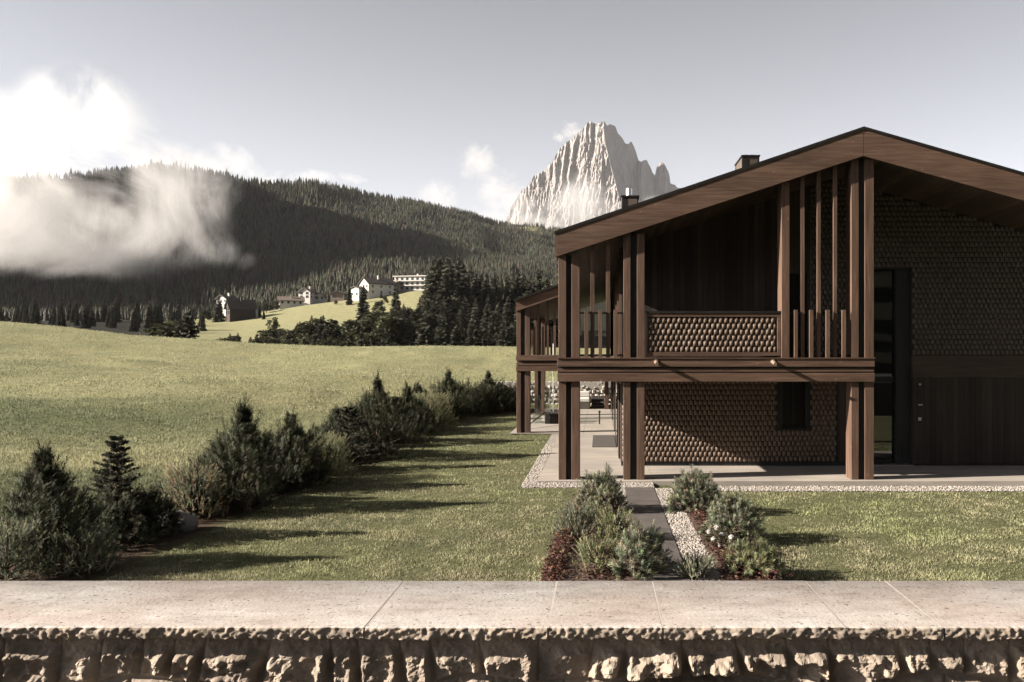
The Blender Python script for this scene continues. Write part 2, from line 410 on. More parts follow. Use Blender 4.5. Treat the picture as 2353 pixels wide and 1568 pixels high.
def zbehind(X,Y):   # unseen wooded slope added behind the viewpoint, mirrored in the glazing, lessens front fill
    X=np.asarray(X,float);Y=np.asarray(Y,float)
    return -.6+np.clip((-46-Y)*.52,0,230)*sstep(-170,-60,X)+(fbm(X*.03,Y*.03,95,4)-.5)*14*sstep(-46,-90,Y)
bx,by=np.meshgrid(np.linspace(-175,600,110),np.linspace(-480,-28,80))
tag(gridmesh('unseen_hills',bx,by,zbehind(bx,by),turf_m,np.zeros(bx.shape+(3,))+C_FOREST*1.3),kind='structure')
# ------------------------------------------------------------------ distant limestone peak
def peak():
    pc = [1120,1165,1172,1185,1200,1215,1228,1244,1256,1270,1282,1296,1308,1325,1337,1347,1356,1372,1386,1398,1408,1416,1422,1430,1438,1448,1456,1462,1468,1477,1486,1494,1500,1505,1510,1518,1526,1533,1538,1541,1552,1566,1600,1660,1720]
    py = [560,505,475,458,438,425,404,398,383,372,348,334,322,308,300,288,280,281,279,288,287,296,310,318,330,328,331,350,372,371,370,384,396,405,382,374,376,386,400,424,428,434,460,500,560]
    nx, nz = 420, 200
    c = np.linspace(1120,1720,nx)
    top = np.interp(c, pc, py) + (fbm(c*.16, 0*c+2, 101, 3)-.5)*9
    Y0 = 6000.0; s = Y0/F
    zb = PZ(600, Y0)
    V = np.zeros((nz*2, nx, 3))
    for j in range(nz*2):
        v = j/(nz-1) if j < nz else (2*nz-1-j)/(nz-1)
        ztop = PZ(top, Y0); z = zb + (ztop-zb)*v
        yq = CY - (z-EYE)/s
        xr = np.interp(yq, [280,330,440,530,600],[1386,1390,1418,1442,1452])
        dx = (c-xr)*s
        front = np.where(dx<0, -dx*.62, dx*1.5)
        # right hand spires stand forward of the shaded wall
        sp = np.where((c>1462)&(c<1503), np.minimum(0,-150+abs(c-1474)*np.where(c<1474,22,9)*1.0), 0) + np.where((c>1506)&(c<1545), np.minimum(0,-170+abs(c-1532)*np.where(c<1532,6,40)), 0)
        front = np.minimum(front, 900) + sp*sstep(600,420,yq)
        rib = np.abs(fbm(c*.055+yq*.006, yq*.010, 111, 4)-.5)*2
        rib2 = np.abs(fbm(c*.17+yq*.02, yq*.035, 121, 4)-.5)*2
        cr = fbm(c*.4, yq*.16, 131, 3)-.5
        kk = np.where(dx>0, .3, 1.0); rough = (rib*120 + rib2*48 + cr*30)*kk
        if j < nz:
            y = Y0 + front + (z-zb)*.30 + rough*(1-.0*v)
        else:
            y = Y0 + front + (ztop-zb)*.30 + rough*.3 + 60 + (ztop-z)*.55
        V[j,:,0] = (c-CX)*(Y0+front*.0)/F; V[j,:,1]=y; V[j,:,2]=z
        V[j,:,0] *= 1.0
    # keep the outline true: scale x and z about the eye with depth
    k = (V[...,1]/Y0)[...,None]
    V[...,0:1] *= k; V[...,2:3] = EYE + (V[...,2:3]-EYE)*k
    m,t,p = newmat('limestone')
    f = noise(t, coords(t,(.012,.012,.0035)), 9, .66)
    cc = ramp(t, f, [(.3,(.13,.115,.108)),(.48,(.19,.172,.162)),(.7,(.24,.222,.21))])
    t.links.new(cc, p.inputs['Base Color']); p.inputs['Roughness'].default_value=.95
    bumpn(t,p,f,.8,40)
    o = gridmesh('mountain', V[...,0], V[...,1], V[...,2], m)
    o.data.polygons.foreach_set('use_smooth', np.zeros(len(o.data.polygons), bool))
    tag(o, kind='structure')
peak()

# ------------------------------------------------------------------ forest on the far hillside (nobody could count it)
def forest():
    N = 60000
    c = rng.uniform(-500, 1420, N*3); Yv = 470 + (2450-470)*rng.random(N*3)**.75
    X = (c-CX)*Yv/F
    Yr = np.interp(c, rdC, rdY)
    keep = (Yv < Yr*1.01) & ~((Yv<560)&(c>440)&(c<1000))
    y = CY-(zground(X,Yv)-EYE)*F/Yv
    alp = (Yv>1500)&(c>900)&(y<525+(c-1100)*.15)&(fbm(X*.008,Yv*.008,81,3)>.5)
    keep &= ~(alp & (rng.random(N*3)>.12))
    keep &= ~((fbm(X*.012,Yv*.012,83,3)>.66)&(rng.random(N*3)>.25))
    c, Yv, X = c[keep][:N], Yv[keep][:N], X[keep][:N]
    Z = zground(X,Yv)-.5
    xb_=rng.uniform(-150,520,2600); yb_=rng.uniform(-470,-52,2600)  # extra trees for the added slope behind the viewpoint
    X=np.concatenate([X,xb_]); Yv=np.concatenate([Yv,yb_]); Z=np.concatenate([Z,zbehind(xb_,yb_)-.3]); N=len(X)
    h = rng.uniform(8,18,N)*(.8+.2*rng.random(N))*np.interp(Yv,[0,1,470,800],[1.0,.5,.55,1.0]); r = h*rng.uniform(.13,.21,N)
    tiers = [(0.05,.55,1.0),(.33,.8,.68),(.6,1.0,.40)]; K=6
    Vs=[];Fs=[];Ts=[]; base=0
    tint = (rng.uniform(.6,1.7,N)[:,None]*np.array([1,1,1])*(1+rng.normal(0,.12,(N,3)))).astype(np.float32)
    for (a,b,rr) in tiers:
        ang = np.linspace(0,2*np.pi,K,endpoint=False)[None]+rng.uniform(0,6,N)[:,None]
        rad = r[:,None]*rr*rng.uniform(.65,1.25,(N,K))
        ring = np.stack([X[:,None]+np.cos(ang)*rad, Yv[:,None]+np.sin(ang)*rad, (Z+h*a)[:,None]+rng.uniform(-.06,.06,(N,K))*h[:,None]],-1)
        tip = np.stack([X,Yv,Z+h*b],-1)[:,None]
        V = np.concatenate([ring,tip],1)
        idx = base+np.arange(N)[:,None]*(K+1)
        k = np.arange(K)
        f = np.stack([idx+k, idx+(k+1)%K, np.broadcast_to(idx+K,(N,K))],-1).reshape(-1,3)
        Vs.append(V.reshape(-1,3)); Fs.append(f); Ts.append(np.repeat(tint,K+1,0)); base += N*(K+1)
    o = mesh_np('forest', np.concatenate(Vs), np.concatenate(Fs), spruce_m, np.concatenate(Ts))
    tag(o, 'dark spruce forest covering the far hillside and the added slope behind the viewpoint', 'forest', kind='stuff')
forest()

# ------------------------------------------------------------------ grass
def blades(name, X, Y, h, w, m, tint, label, cat, lean=.5):
    N=len(X); Z=zground(X,Y)-.01
    a=rng.uniform(0,2*np.pi,N); d=np.stack([np.cos(a),np.sin(a),0*a],-1)
    b=rng.uniform(0,2*np.pi,N); l=rng.uniform(0,lean,N)*h
    P=np.stack([X,Y,Z],-1)
    tip=P+np.stack([np.cos(b)*l,np.sin(b)*l,h*rng.uniform(.7,1.1,N)],-1)
    V=np.stack([P-d*w[:,None]*.5,P+d*w[:,None]*.5,tip],1).reshape(-1,3)
    f=np.arange(3*N).reshape(N,3)
    tag(mesh_np(name,V,f,m,np.repeat(tint,3,0)), label, cat, kind='stuff')
def notpaved(X,Y):
    t = (X>-1.95)&(Y>20.25)
    t |= (X>-.85)&(X<2.6)&(Y<20.4)
    t |= (X>-3.7)&(Y>33.3)
    t |= (X<-7.0)
    return ~t
def lawn():
    N=330000
    yq=rng.uniform(950,1345,N); Y=EYE*F/(yq-CY); c=rng.uniform(-120,2480,N); X=(c-CX)*Y/F
    k=notpaved(X,Y)&(Y<46)
    X,Y=X[k],Y[k]; n=len(X)
    cl=fbm(X*2.2,Y*2.2,141,3)
    pat=fbm(X*.5,Y*.5,145,2)
    dens=rng.random(n)<np.clip(-.35+2.4*cl,.05,1)
    X,Y,cl,pat=X[dens],Y[dens],cl[dens],pat[dens]; n=len(X)
    h=(.02+.042*cl)*rng.uniform(.7,1.3,n)*(1+.006*Y); w=rng.uniform(.012,.022,n)*(1+.03*(Y-12))
    tint=(rng.uniform(.65,1.25,n)*(.45+1.1*cl))[:,None]*np.stack([.92+.25*pat,np.ones(n),.8+.4*pat],-1)
    blades('lawn_grass',X,Y,h,w,grass_m,tint,'short mown green grass of the lawn','grass',.9)
def meadow():
    N=330000
    c=rng.uniform(-80,1300,N); u=rng.random(N); Y=1/(1/13+(1/80-1/13)*u); X=(c-CX)*Y/F
    k=((X<-9.0)|((Y>47.5)&(X<2)))&(Y<84)
    X,Y=X[k],Y[k]; n=len(X)
    cl=fbm(X*.8,Y*.8,151,3)
    d=rng.random(n)<(.25+1.2*cl); X,Y,cl=X[d],Y[d],cl[d]; n=len(X)
    lush=lushf(X,Y)
    h=(.045+.085*cl)*rng.uniform(.6,1.4,n); w=rng.uniform(.014,.03,n)*(1+.035*(Y-12))
    tint=(rng.uniform(.6,1.3,n)*(1-.48*lush)*(.7+.6*cl))[:,None]*np.stack([1-.12*lush,np.ones(n),np.ones(n)],-1)
    blades('meadow_grass',X,Y,h,w,meadow_m,tint,'tall pale meadow grass on the rising slope','grass',.8)
lawn(); meadow()

# ------------------------------------------------------------------ boundary wall in front of the camera
def boundary_wall():
    t = empty('boundary_wall', (0,3.4,0), 'pale stone capped rubble wall running across the foreground', 'wall')
    X0,X1=-4.2,3.4; dx=.0055
    x=np.arange(X0,X1,dx); z=np.linspace(1.72,2.056,64)
    XG,ZG=np.meshgrid(x,z)
    r=np.random.default_rng(3)
    def course(zlo,zhi,seed):
        rr=np.random.default_rng(seed); e=[X0-.1]
        while e[-1]<X1+.3: e.append(e[-1]+rr.uniform(.11,.30))
        return np.array(e)
    # wavy bed joint between two courses
    bed = 1.862+ (fbm(x*2.2,0*x,161,2)-.5)*.085
    yv=np.zeros_like(XG); 
    for low in (0,1):
        e=course(0,0,20+low)
        slant=(ZG-1.95)*np.repeat((vnoise(x*2.1,0*x,171+low)-.5)[None],len(z),0)*.6
        xx=XG+slant
        k=np.clip(np.searchsorted(e,xx)-1,0,len(e)-2)
        u0=xx-e[k]; u1=e[k+1]-xx
        sel=(ZG<bed[None]) if low else (ZG>=bed[None])
        dv=np.abs(ZG-bed[None])
        edge=np.minimum(np.minimum(u0,u1),dv)
        top=np.where(low==1, 9, 2.075-ZG)
        hv=(np.random.default_rng(60+low).random(len(e)))[k]
        body=sstep(.0,.009,edge)*.006
        bossy=sstep(.006,.030,np.minimum(edge,top*.8))
        n1=fbm(XG*9+hv*30,ZG*11,181,3); n2=fbm(XG*26,ZG*34,185,4); n3=fbm(XG*75,ZG*90,189,3)
        boss=bossy*np.clip((n1-.20)*2.6,0,1)*(.028+.055*hv)*(.45+1.1*n2)*sstep(2.015,1.955,ZG)
        dsp=body+boss+ (n2-.5)*.014*sstep(0,.012,edge)+(n3-.5)*.007
        yv=np.where(sel,dsp,yv)
    y=3.466-yv
    o=gridmesh('wall_face', XG, y, ZG, wallstone_m, parent=t)
    o.data.polygons.foreach_set('use_smooth', np.zeros(len(o.data.polygons), bool))
    b=MB(); b.box(X0,X1,3.476,4.06,-.4,2.055); b.box(X0,X1,3.455,3.475,-.4,1.724); b.build('wall_core', wallstone_m, t)
    joints=[X0,-3.35,-2.388,-.94,-.207,.25,.983,1.37,2.15,X1]
    for i in range(len(joints)-1):
        a,bb=joints[i]+.0038,joints[i+1]-.0038
        xs=np.arange(a,bb,.006); xs=np.append(xs,bb)
        n=len(xs)
        zt=2.1+ (i%3-1)*.0008
        # profile rows: front face bottom -> top edge -> top surface -> back
        rows=[]
        zz=np.linspace(2.058,zt,9)
        for j,zv in enumerate(zz):
            nn=fbm(xs*62,zv*85+0*xs,201,3)-.5; n2=fbm(xs*15,zv*20+0*xs,205,2)-.5
            bulge=.003*math.sin(math.pi*j/8)
            yy_=3.400-bulge-(nn*.026+n2*.014)*(1 if j<8 else .45)
            zz_=zv+(0 if j==8 else (fbm(xs*40,zv*50+0*xs,209,2)-.5)*(.018 if j<3 else .008))
            rows.append(np.stack([xs,yy_,np.minimum(zz_,zt)+0*xs],-1))
        yb=rows[-1][:,1]
        rows.append(np.stack([xs,np.full(n,3.425),np.full(n,zt)],-1))
        rows.append(np.stack([xs,np.full(n,4.1),np.full(n,zt)],-1))
        rows.append(np.stack([xs,np.full(n,4.1),np.full(n,2.058)],-1))
        rows.append(np.stack([xs,np.full(n,3.43),np.full(n,2.058)],-1))
        rows.append(rows[0])
        V=np.stack(rows)
        m_=V.shape[0]; ii=np.arange(m_*n).reshape(m_,n)
        f=np.stack([ii[:-1,:-1],ii[:-1,1:],ii[1:,1:],ii[1:,:-1]],-1).reshape(-1,4)
        ends=[tuple(ii[:-1,0])[::-1], tuple(ii[:-1,-1])]
        o=mesh_np('coping_slab', V.reshape(-1,3), [f], coping_m, parent=t)
        o.data.materials.append(wallstone_m); o.data.polygons.foreach_set('material_index', np.repeat((np.arange(m_-1)<8).astype(np.int32), n-1))
    g=MB()
    for j in joints[1:-1]: g.box(j-.004,j+.004,3.405,4.098,2.06,2.0995)
    g.build('mortar_joints', mortar_m, t)
boundary_wall()
b=MB(); b.box(-40,40,-14,3.446,-.5,1.58); tag(b.build('road', simple('asphalt', [(.3,(.035,.034,.033)),(.7,(.06,.058,.056))], 12, .9, bump=.3)), kind='structure')

# ------------------------------------------------------------------ paving, gravel, beds
def gz(x,y): return float(zground(np.array([x]),np.array([y]))[0])
b=MB(); b.prism_z([(-1.56,21.12),(17,21.12),(17,49.5),(-3.55,49.5),(-3.55,33.55),(-1.56,33.55)], -.35, -.012)
y_=21.12
while y_<49.4:
    y2_=min(y_+1.55,49.5); x_=-1.56 if y_<33.5 else -3.55
    k_=0
    while x_<16.9:
        x2_=min(x_+2.9+(.7 if k_%2 else 0),17); b.box(x_,x2_-.009,y_,y2_-.009,-.011,0.0); x_=x2_; k_+=1
    y_=y2_
tag(b.build('terrace', terrace_m), kind='structure')
b=MB(); b.prism_z([(-1.9,20.36),(1.3,20.36),(1.3,21.118),(-1.562,21.118),(-1.562,33.54),(-1.9,33.54)], -.4, -.03); b.prism_z([(1.302,20.40),(17,20.40),(17,21.118),(1.302,21.118)],-.4,-.125)
tag(b.build('gravel_strip', gravel_m), kind='structure')
b=MB(); b.prism_z([(1.29,11.0),(1.72,11.0),(1.72,20.355),(1.29,20.355)], -.4, -.055); b.prism_z([(.30,15.5),(.585,15.5),(.585,20.355),(.30,20.355)], -.4,-.055)
tag(b.build('gravel_border', gravel_m), kind='structure')
b=MB()
for i,(y0,y1) in enumerate([(10.6,13.1),(13.115,15.6),(15.615,18.1),(18.115,20.352)]): b.box(.60,1.275,y0,y1,-.4,-.03)
tag(b.build('path', pathm), kind='structure')
b=MB(); b.prism_z([(-.85,10.6),(.295,10.6),(.295,20.0),(-.5,20.0),(-.8,17)], -.4,-.045); b.prism_z([(1.722,10.6),(2.55,10.6),(2.62,15.5),(2.4,19.5),(1.722,20.2)], -.4,-.045); b.prism_z([(.297,10.6),(.598,10.6),(.598,15.49),(.297,15.49)],-.4,-.05)
tag(b.build('planting_bed', mulch_m), kind='structure')
def pebbles():
    n=9000
    X=np.concatenate([rng.uniform(1.29,1.75,4200), rng.uniform(.3,.59,1200), rng.uniform(-1.9,12,2600), rng.uniform(-1.89,-1.57,1400)])
    Y=np.concatenate([rng.uniform(11.2,20.3,4200), rng.uniform(15.6,20.3,1200), rng.uniform(20.38,21.1,2600), rng.uniform(21.1,30,1400)])
    Z=np.where(Y>20.36,np.where(X>1.3,-.12,-.027),-.05); n=len(X)
    r=rng.uniform(.014,.032,n)
    oc=np.array([[1,0,0],[-1,0,0],[0,1,0],[0,-1,0],[0,0,.7],[0,0,-.7]])
    a=rng.uniform(0,6.3,n); ca,sa=np.cos(a),np.sin(a)
    V=oc[None]*r[:,None,None]*rng.uniform(.6,1.3,(n,1,3))
    VX=V[...,0]*ca[:,None]-V[...,1]*sa[:,None]; VY=V[...,0]*sa[:,None]+V[...,1]*ca[:,None]
    V=np.stack([VX+X[:,None],VY+Y[:,None],V[...,2]+Z[:,None]],-1).reshape(-1,3)
    fo=np.array([[0,2,4],[2,1,4],[1,3,4],[3,0,4],[2,0,5],[1,2,5],[3,1,5],[0,3,5]])
    f=(fo[None]+6*np.arange(n)[:,None,None]).reshape(-1,3)
    t=np.repeat(rng.uniform(.75,1.25,(n,1))*np.array([[1,.99,.97]]),6,0)
    m=simple('pebble_stone', [(.3,(.20,.178,.158)),(.7,(.31,.285,.26))], 30, .9, tint=True)
    tag(mesh_np('gravel_pebbles',V,f,m,t,smooth=True),'loose pale gravel pebbles along path and terrace','gravel',kind='stuff')
pebbles()

# ------------------------------------------------------------------ chalet
CH = empty('chalet', (4.0,24.0,0), 'large dark timber chalet with gabled roof, slatted balcony and shingled walls', 'house')
Y0 = 21.3; YW = 24.0
def px0(q): return PX(q,Y0)
def pz0(q): return PZ(q,Y0)
RX, LX, EX = px0(1983), px0(1280), 15.9
zt_l, zt_r = pz0(535), pz0(297)
zs_l, zs_r = pz0(590), pz0(360)
def ztop(x): return zt_l+(zt_r-zt_l)*(x-LX)/(RX-LX) if x<RX else zt_r-.287*(x-RX)
def zsof(x): return zs_l+(zs_r-zs_l)*(x-LX)/(RX-LX) if x<RX else zs_r-.279*(x-RX)
YB = 47.5
# roof with its metal edge, ceiling, fascia
roof = MB().prism_y([(LX,zsof(LX)+.05),(RX,zsof(RX)+.05),(EX,zsof(EX)+.05),(EX,ztop(EX)-.03),(RX,ztop(RX)-.03),(LX,ztop(LX)-.03)][::-1],21.32,YB).build('roof', metal_d, CH)
sof = MB().prism_y([(LX+.03,zsof(LX+.03)),(RX,zsof(RX)),(EX-.03,zsof(EX-.03)),(EX-.03,zsof(EX-.03)+.046),(RX,zsof(RX)+.046),(LX+.03,zsof(LX+.03)+.046)][::-1],21.325,YB-.02).build('soffit', soffit_m, CH)
e = MB(); e.prism_y([(LX-.06,ztop(LX-.06)-.028),(RX,ztop(RX)-.028),(EX+.05,ztop(EX+.05)-.028),(EX+.05,ztop(EX+.05)+.045),(RX,ztop(RX)+.045),(LX-.06,ztop(LX-.06)+.045)][::-1],21.203,YB+.05)
sub(roof, e.build('roof_edge', metal_d, CH))
MB().prism_y([(LX,zsof(LX)),(RX-.012,zsof(RX)),(RX-.012,ztop(RX)-.03),(LX,ztop(LX)-.03)][::-1],21.22,21.318).build('fascia_board', wood_h, CH)
MB().prism_y([(RX-.008,zsof(RX)),(EX,zsof(EX)),(EX,ztop(EX)-.03),(RX-.008,ztop(RX)-.03)][::-1],21.222,21.318).build('fascia_board', wood_h, CH)
MB().prism_y([(LX-.03,zsof(LX)-.0),(LX,zsof(LX)-.0),(LX,ztop(LX)-.032),(LX-.03,ztop(LX)-.032)][::-1],21.225,YB).build('eave_board', wood_y, CH)

# balcony beam on the front
BX0,BX1 = px0(1280.5), px0(2010)
bm = MB().box(BX0,BX1,21.30,21.42,2.83,3.03).build('balcony_beam', wood_h, CH, .004)
MB().box(BX0,BX1,21.30,21.44,2.457,2.672).build('balcony_beam', wood_h, CH, .004)
MB().box(BX0,BX1,21.335,21.45,2.702,2.782).build('balcony_beam', wood_h, CH, .004)
MB().box(BX0+.01,BX1-.01,21.38,21.46,2.672,2.83).build('beam_groove', core_m, CH)
sub(bm, MB().box(BX0-.015,BX1+.015,21.275,21.47,3.032,3.055).build('beam_cap', wood_h, CH, .003))
fl = MB(); fl.box(BX0+.02,BX1-.02,21.46,YW,2.47,3.028); fl.box(BX0+.02,.62,YW,YB-.3,2.47,3.028)
fl.build('balcony_floor', boards_h, CH)
for z0,z1,x in ((2.83,3.03,0),(2.457,2.672,0),(2.702,2.782,.035)):
    MB().box(BX0+x,BX0+x+.10,21.43,33.58,z0,z1).build('side_beam', wood_y, CH)

def column(qa,qb,qc,qd,z0,z1,Yf=21.36,dep=.48,s=None):
    a,b_,c,d = (PX(q,s or Y0) for q in (qa,qb,qc,qd))
    MB().box(a,b_,Yf,Yf+dep,z0,z1).build('post', wood_v, CH, .006)
    MB().box(c,d,Yf,Yf+dep,z0,z1).build('post', wood_v, CH, .006)
    MB().box(b_-.002,c+.002,Yf+.10,Yf+dep-.06,z0,z1).build('post_core', core_m, CH)
for cq in ((1283.2,1300.8,1313,1332),(1433,1449,1464,1481.5),(1958,1975,1989,2010)):
    column(*cq, 0.0, 2.46)
    column(*cq, 3.056, min(zsof(px0(cq[0])),zsof(px0(cq[3])))+.04)
xp0,xp1 = px0(1797),px0(1815.5)
MB().box(xp0,xp1,21.36,21.84,3.056,zsof(xp0)+.04).build('post', wood_v, CH, .006)
for a,b_ in ((1356.6,1366),(1392.7,1402),(1842.5,1851),(1880,1888.6),(1917.7,1926.2)):
    MB().box(px0(a),px0(b_),21.40,21.52,3.056,zsof(px0(a))+.03).build('slat', wood_v, CH, .003)
for a,b_ in ((1343,1352),(1375.5,1383.5),(1410,1419),(1826,1834),(1861,1870),(1899,1908),(1936,1945)):
    MB().box(px0(a),px0(b_),21.335,21.395,3.058,4.25).build('baluster', wood_v, CH, .003)
for a,b_ in ((1332,1433),(1815.5,1958)):
    MB().box(px0(a),px0(b_),21.53,21.57,4.16,4.20).build('balcony_rail', metal_d, CH)
    MB().box(px0(a),px0(b_),21.53,21.57,3.10,3.14).build('balcony_rail', metal_d, CH)

# shingles: each a little wedge whose ridge catches the sun
def shingles(X0,X1,Z0,Z1f,Yp,w=.1305,h=.1445,holes=(),amp=1.0,seed=1):
    r=np.random.default_rng(seed); V=[];Fq=[]
    zmax=max(Z1f(X0),Z1f(X1),Z1f((X0+X1)/2)); nr=int((zmax-Z0)/h)+1; nc=int((X1-X0)/w)+2
    for j in range(nr):
        for i in range(nc):
            x=X0+(i-.5*(j%2))*w; z=Z0+j*h
            xa,xb=max(x,X0),min(x+w,X1)
            if xb-xa<.3*w: continue
            if z+h*.6>Z1f((xa+xb)/2): continue
            if any(hx0-.02<(xa+xb)/2<hx1+.02 and hz0<z+h*.5<hz1 for hx0,hx1,hz0,hz1 in holes): continue
            jit=r.uniform(.88,1.12); d=amp*jit
            ht=h*r.uniform(.96,1.03)
            rt=xa+(xb-xa)*.40; rb=xa+(xb-xa)*(.15+.05*r.random())
            p=[(xa+.003,Yp-.006*d,z+ht),(rt,Yp-.050*d,z+ht),(xb-.003,Yp-.004*d,z+ht),
               (xa+.004,Yp-.008*d,z+.004),(rb,Yp-.072*d,z+.004),(xb-.003,Yp-.010*d,z+.004),
               (xa+.004,Yp,z+.004),(xb-.003,Yp,z+.004),(xa+.003,Yp,z+ht),(xb-.003,Yp,z+ht)]
            n=len(V); V+=p
            Fq+=[(n,n+3,n+4,n+1),(n+1,n+4,n+5,n+2),(n+3,n+6,n+7,n+5),(n+3,n+5,n+4,n+4),(n+8,n+6,n+3,n),(n+2,n+5,n+7,n+9)]
            Fq+=[(n,n+1,n+2,n+9)]
    quads=[f for f in Fq if len(set(f))==4]; tris=[f[:3] for f in Fq if len(set(f))==3]
    return V,quads,tris
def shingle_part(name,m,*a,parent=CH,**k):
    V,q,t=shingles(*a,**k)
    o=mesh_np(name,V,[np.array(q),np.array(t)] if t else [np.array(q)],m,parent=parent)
    o.data.materials.append(shingle_k)   # sunward flank paler, other faces darker: light put into the colour
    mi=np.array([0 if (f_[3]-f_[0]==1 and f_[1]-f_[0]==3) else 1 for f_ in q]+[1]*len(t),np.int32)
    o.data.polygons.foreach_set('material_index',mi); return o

# balcony panel
pa,pb = px0(1487), px0(1796)
fr = MB(); fr.box(pa,pb,21.40,21.47,4.08,4.17); fr.box(pa,pb,21.40,21.47,3.10,3.195); fr.box(pb-.085,pb,21.402,21.468,3.195,4.08); fr.box(pa,pa+.04,21.402,21.468,3.195,4.08)
pn = fr.build('balustrade_panel', wood_h, CH, .004)
sub(pn, MB().box(pa-.03,pb+.02,21.38,21.56,4.172,4.225).build('panel_cap', metal_d, CH))
sub(pn, MB().box(pa+.04,pb-.085,21.475,21.50,3.18,4.09).build('panel_back', core_m, CH))
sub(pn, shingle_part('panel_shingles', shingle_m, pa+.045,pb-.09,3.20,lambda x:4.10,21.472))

# walls
WX = .60
ent0,ent1,entz = 7.2, 8.79, 5.55
wb = MB().prism_y([(WX,3.06),(5.2,3.06),(5.2,zsof(5.2)+.03),(WX,zsof(WX)+.03)],YW,YW+.2); wb.prism_y([(5.2,5.46),(5.9,5.46),(5.9,zsof(5.9)+.03),(5.2,zsof(5.2)+.03)],YW,YW+.2)
wb.build('board_wall', boards_v, CH)
bk = MB(); bk.prism_y([(5.9,3.06),(ent0,3.06),(ent0,zsof(ent0)+.03),(RX,zsof(RX)+.03),(5.9,zsof(5.9)+.03)],YW+.002,YW+.2)
bk.prism_y([(ent0,entz),(ent1,entz),(ent1,zsof(ent1)+.03),(ent0,zsof(ent0)+.03)],YW+.002,YW+.2)
bk.prism_y([(ent1,3.10),(EX-.3,3.10),(EX-.3,zsof(EX-.3)+.03),(ent1,zsof(ent1)+.03)],YW+.002,YW+.2)
bk.box(WX,5.07,YW+.002,YW+.2,0,2.47); bk.box(5.85,ent0,YW+.002,YW+.2,0,2.47); bk.box(5.07,5.85,YW+.002,YW+.2,0,1.04)
bk.build('wall_backing', core_m, CH)
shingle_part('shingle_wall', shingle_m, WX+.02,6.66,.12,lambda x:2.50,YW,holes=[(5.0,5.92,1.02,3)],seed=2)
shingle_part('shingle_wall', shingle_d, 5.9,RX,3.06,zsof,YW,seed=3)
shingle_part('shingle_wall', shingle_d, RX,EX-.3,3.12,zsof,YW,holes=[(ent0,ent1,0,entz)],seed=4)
MB().box(WX-.01,ent0,YW-.02,YW+.0,.0,.115).build('plinth', core_m, CH)
MB().box(6.67,6.93,YW-.03,YW,.116,2.46).build('trim_board', boards_v, CH)
MB().box(6.95,ent0,YW-.02,YW,.05,2.46).build('trim_board', core_m, CH)
MB().box(ent1+.0,EX-.3,YW-.0,YW+.2,0.03,2.478).build('board_wall', boards_v, CH)
MB().box(ent1+.001,EX-.3,YW-.015,YW+.2,2.48,2.80).build('board_band', boards_h, CH)
MB().box(ent1+.001,EX-.3,YW-.012,YW+.2,2.806,3.095).build('board_band', boards_h, CH)
# window recess in the ground floor
w = MB(); w.box(5.07,5.85,YW+.16,YW+.2,1.05,2.47)
wn = w.build('window', dim_m, CH)
f = MB(); f.box(5.07,5.12,YW-.035,YW+.16,1.05,2.47); f.box(5.80,5.85,YW-.035,YW+.16,1.05,2.47); f.box(5.12,5.80,YW+.10,YW+.158,1.05,1.10); f.box(5.44,5.48,YW+.12,YW+.157,1.10,2.47)
sub(wn, f.build('window_frame', core_m, CH)); sub(wn, MB().box(5.03,5.89,YW-.06,YW+.16,1.02,1.049).build('window_sill', metal_d, CH))
# upper window
wn = MB().box(5.2,5.9,YW+.12,YW+.16,3.06,5.46).build('window', dim_m, CH)
f = MB(); f.box(5.2,5.26,YW-.03,YW+.118,3.06,5.46); f.box(5.84,5.9,YW-.03,YW+.118,3.06,5.46); f.box(5.26,5.84,YW-.03,YW+.118,5.40,5.46)
sub(wn, f.build('window_frame', boards_v, CH))
# tall entrance glazing
gl = MB().box(ent0,8.38,24.34,24.37,.05,entz).build('entrance_glazing', glass_m, CH)
sub(gl, MB().box(ent0,8.38,24.28,24.338,2.34,2.50).build('transom', metal_d, CH)); sub(gl, MB().box(ent0,8.38,24.28,24.338,.05,.14).build('bottom_rail', metal_d, CH)); sub(gl, MB().box(ent0,8.38,24.28,24.338,.62,.66).build('door_rail', metal_d, CH))
MB().box(8.38,ent1,24.16,24.40,.03,entz).build('entrance_jamb', core_m, CH)
rv = MB(); rv.box(ent1,ent1+.12,YW+.2,25.7,0.0,entz); rv.box(ent0-.12,ent0,YW+.2,25.7,0,entz); rv.box(ent0,ent1,YW+.2,25.7,entz,entz+.12)
rv.build('entrance_reveal', core_m, CH)
MB().box(ent0-.1,ent1,YW-.1,24.27,.002,.03).build('threshold', steel_m, CH)
ch = MB(); 
# side and rear walls
MB().box(WX,WX+.18,YW+.2,YB-.4,0,2.47).build('side_wall', boards_v, CH)
sw = MB().box(WX,WX+.08,YW+.25,YB-.6,3.06,zsof(WX)-.02).build('gallery_glazing', glass_m, CH)
for y in np.arange(YW+.2,YB-.5,2.9): sub(sw, MB().box(WX-.06,WX-.002,y,y+.12,3.06,zsof(WX)+.02).build('mullion', wood_v, CH))
for y in (25.4,30.6,35.8,41.0):
    MB().box(WX-.05,WX-.001,y,y+1.0,.02,2.2).build('terrace_door', farwood_m, CH); MB().box(WX-.07,WX-.001,y+1.6,y+3.4,.2,2.2).build('side_window', glass_m, CH)
MB().box(WX,EX-.4,YB-.4,YB-.2,0,zsof(EX)).build('rear_wall', core_m, CH)
MB().box(EX-.5,EX-.3,YW+.2,YB-.4,0,zsof(EX)).build('side_wall', core_m, CH)
MB().box(.25,.47,47.6,47.85,0,2.47).build('post', wood_v, CH)
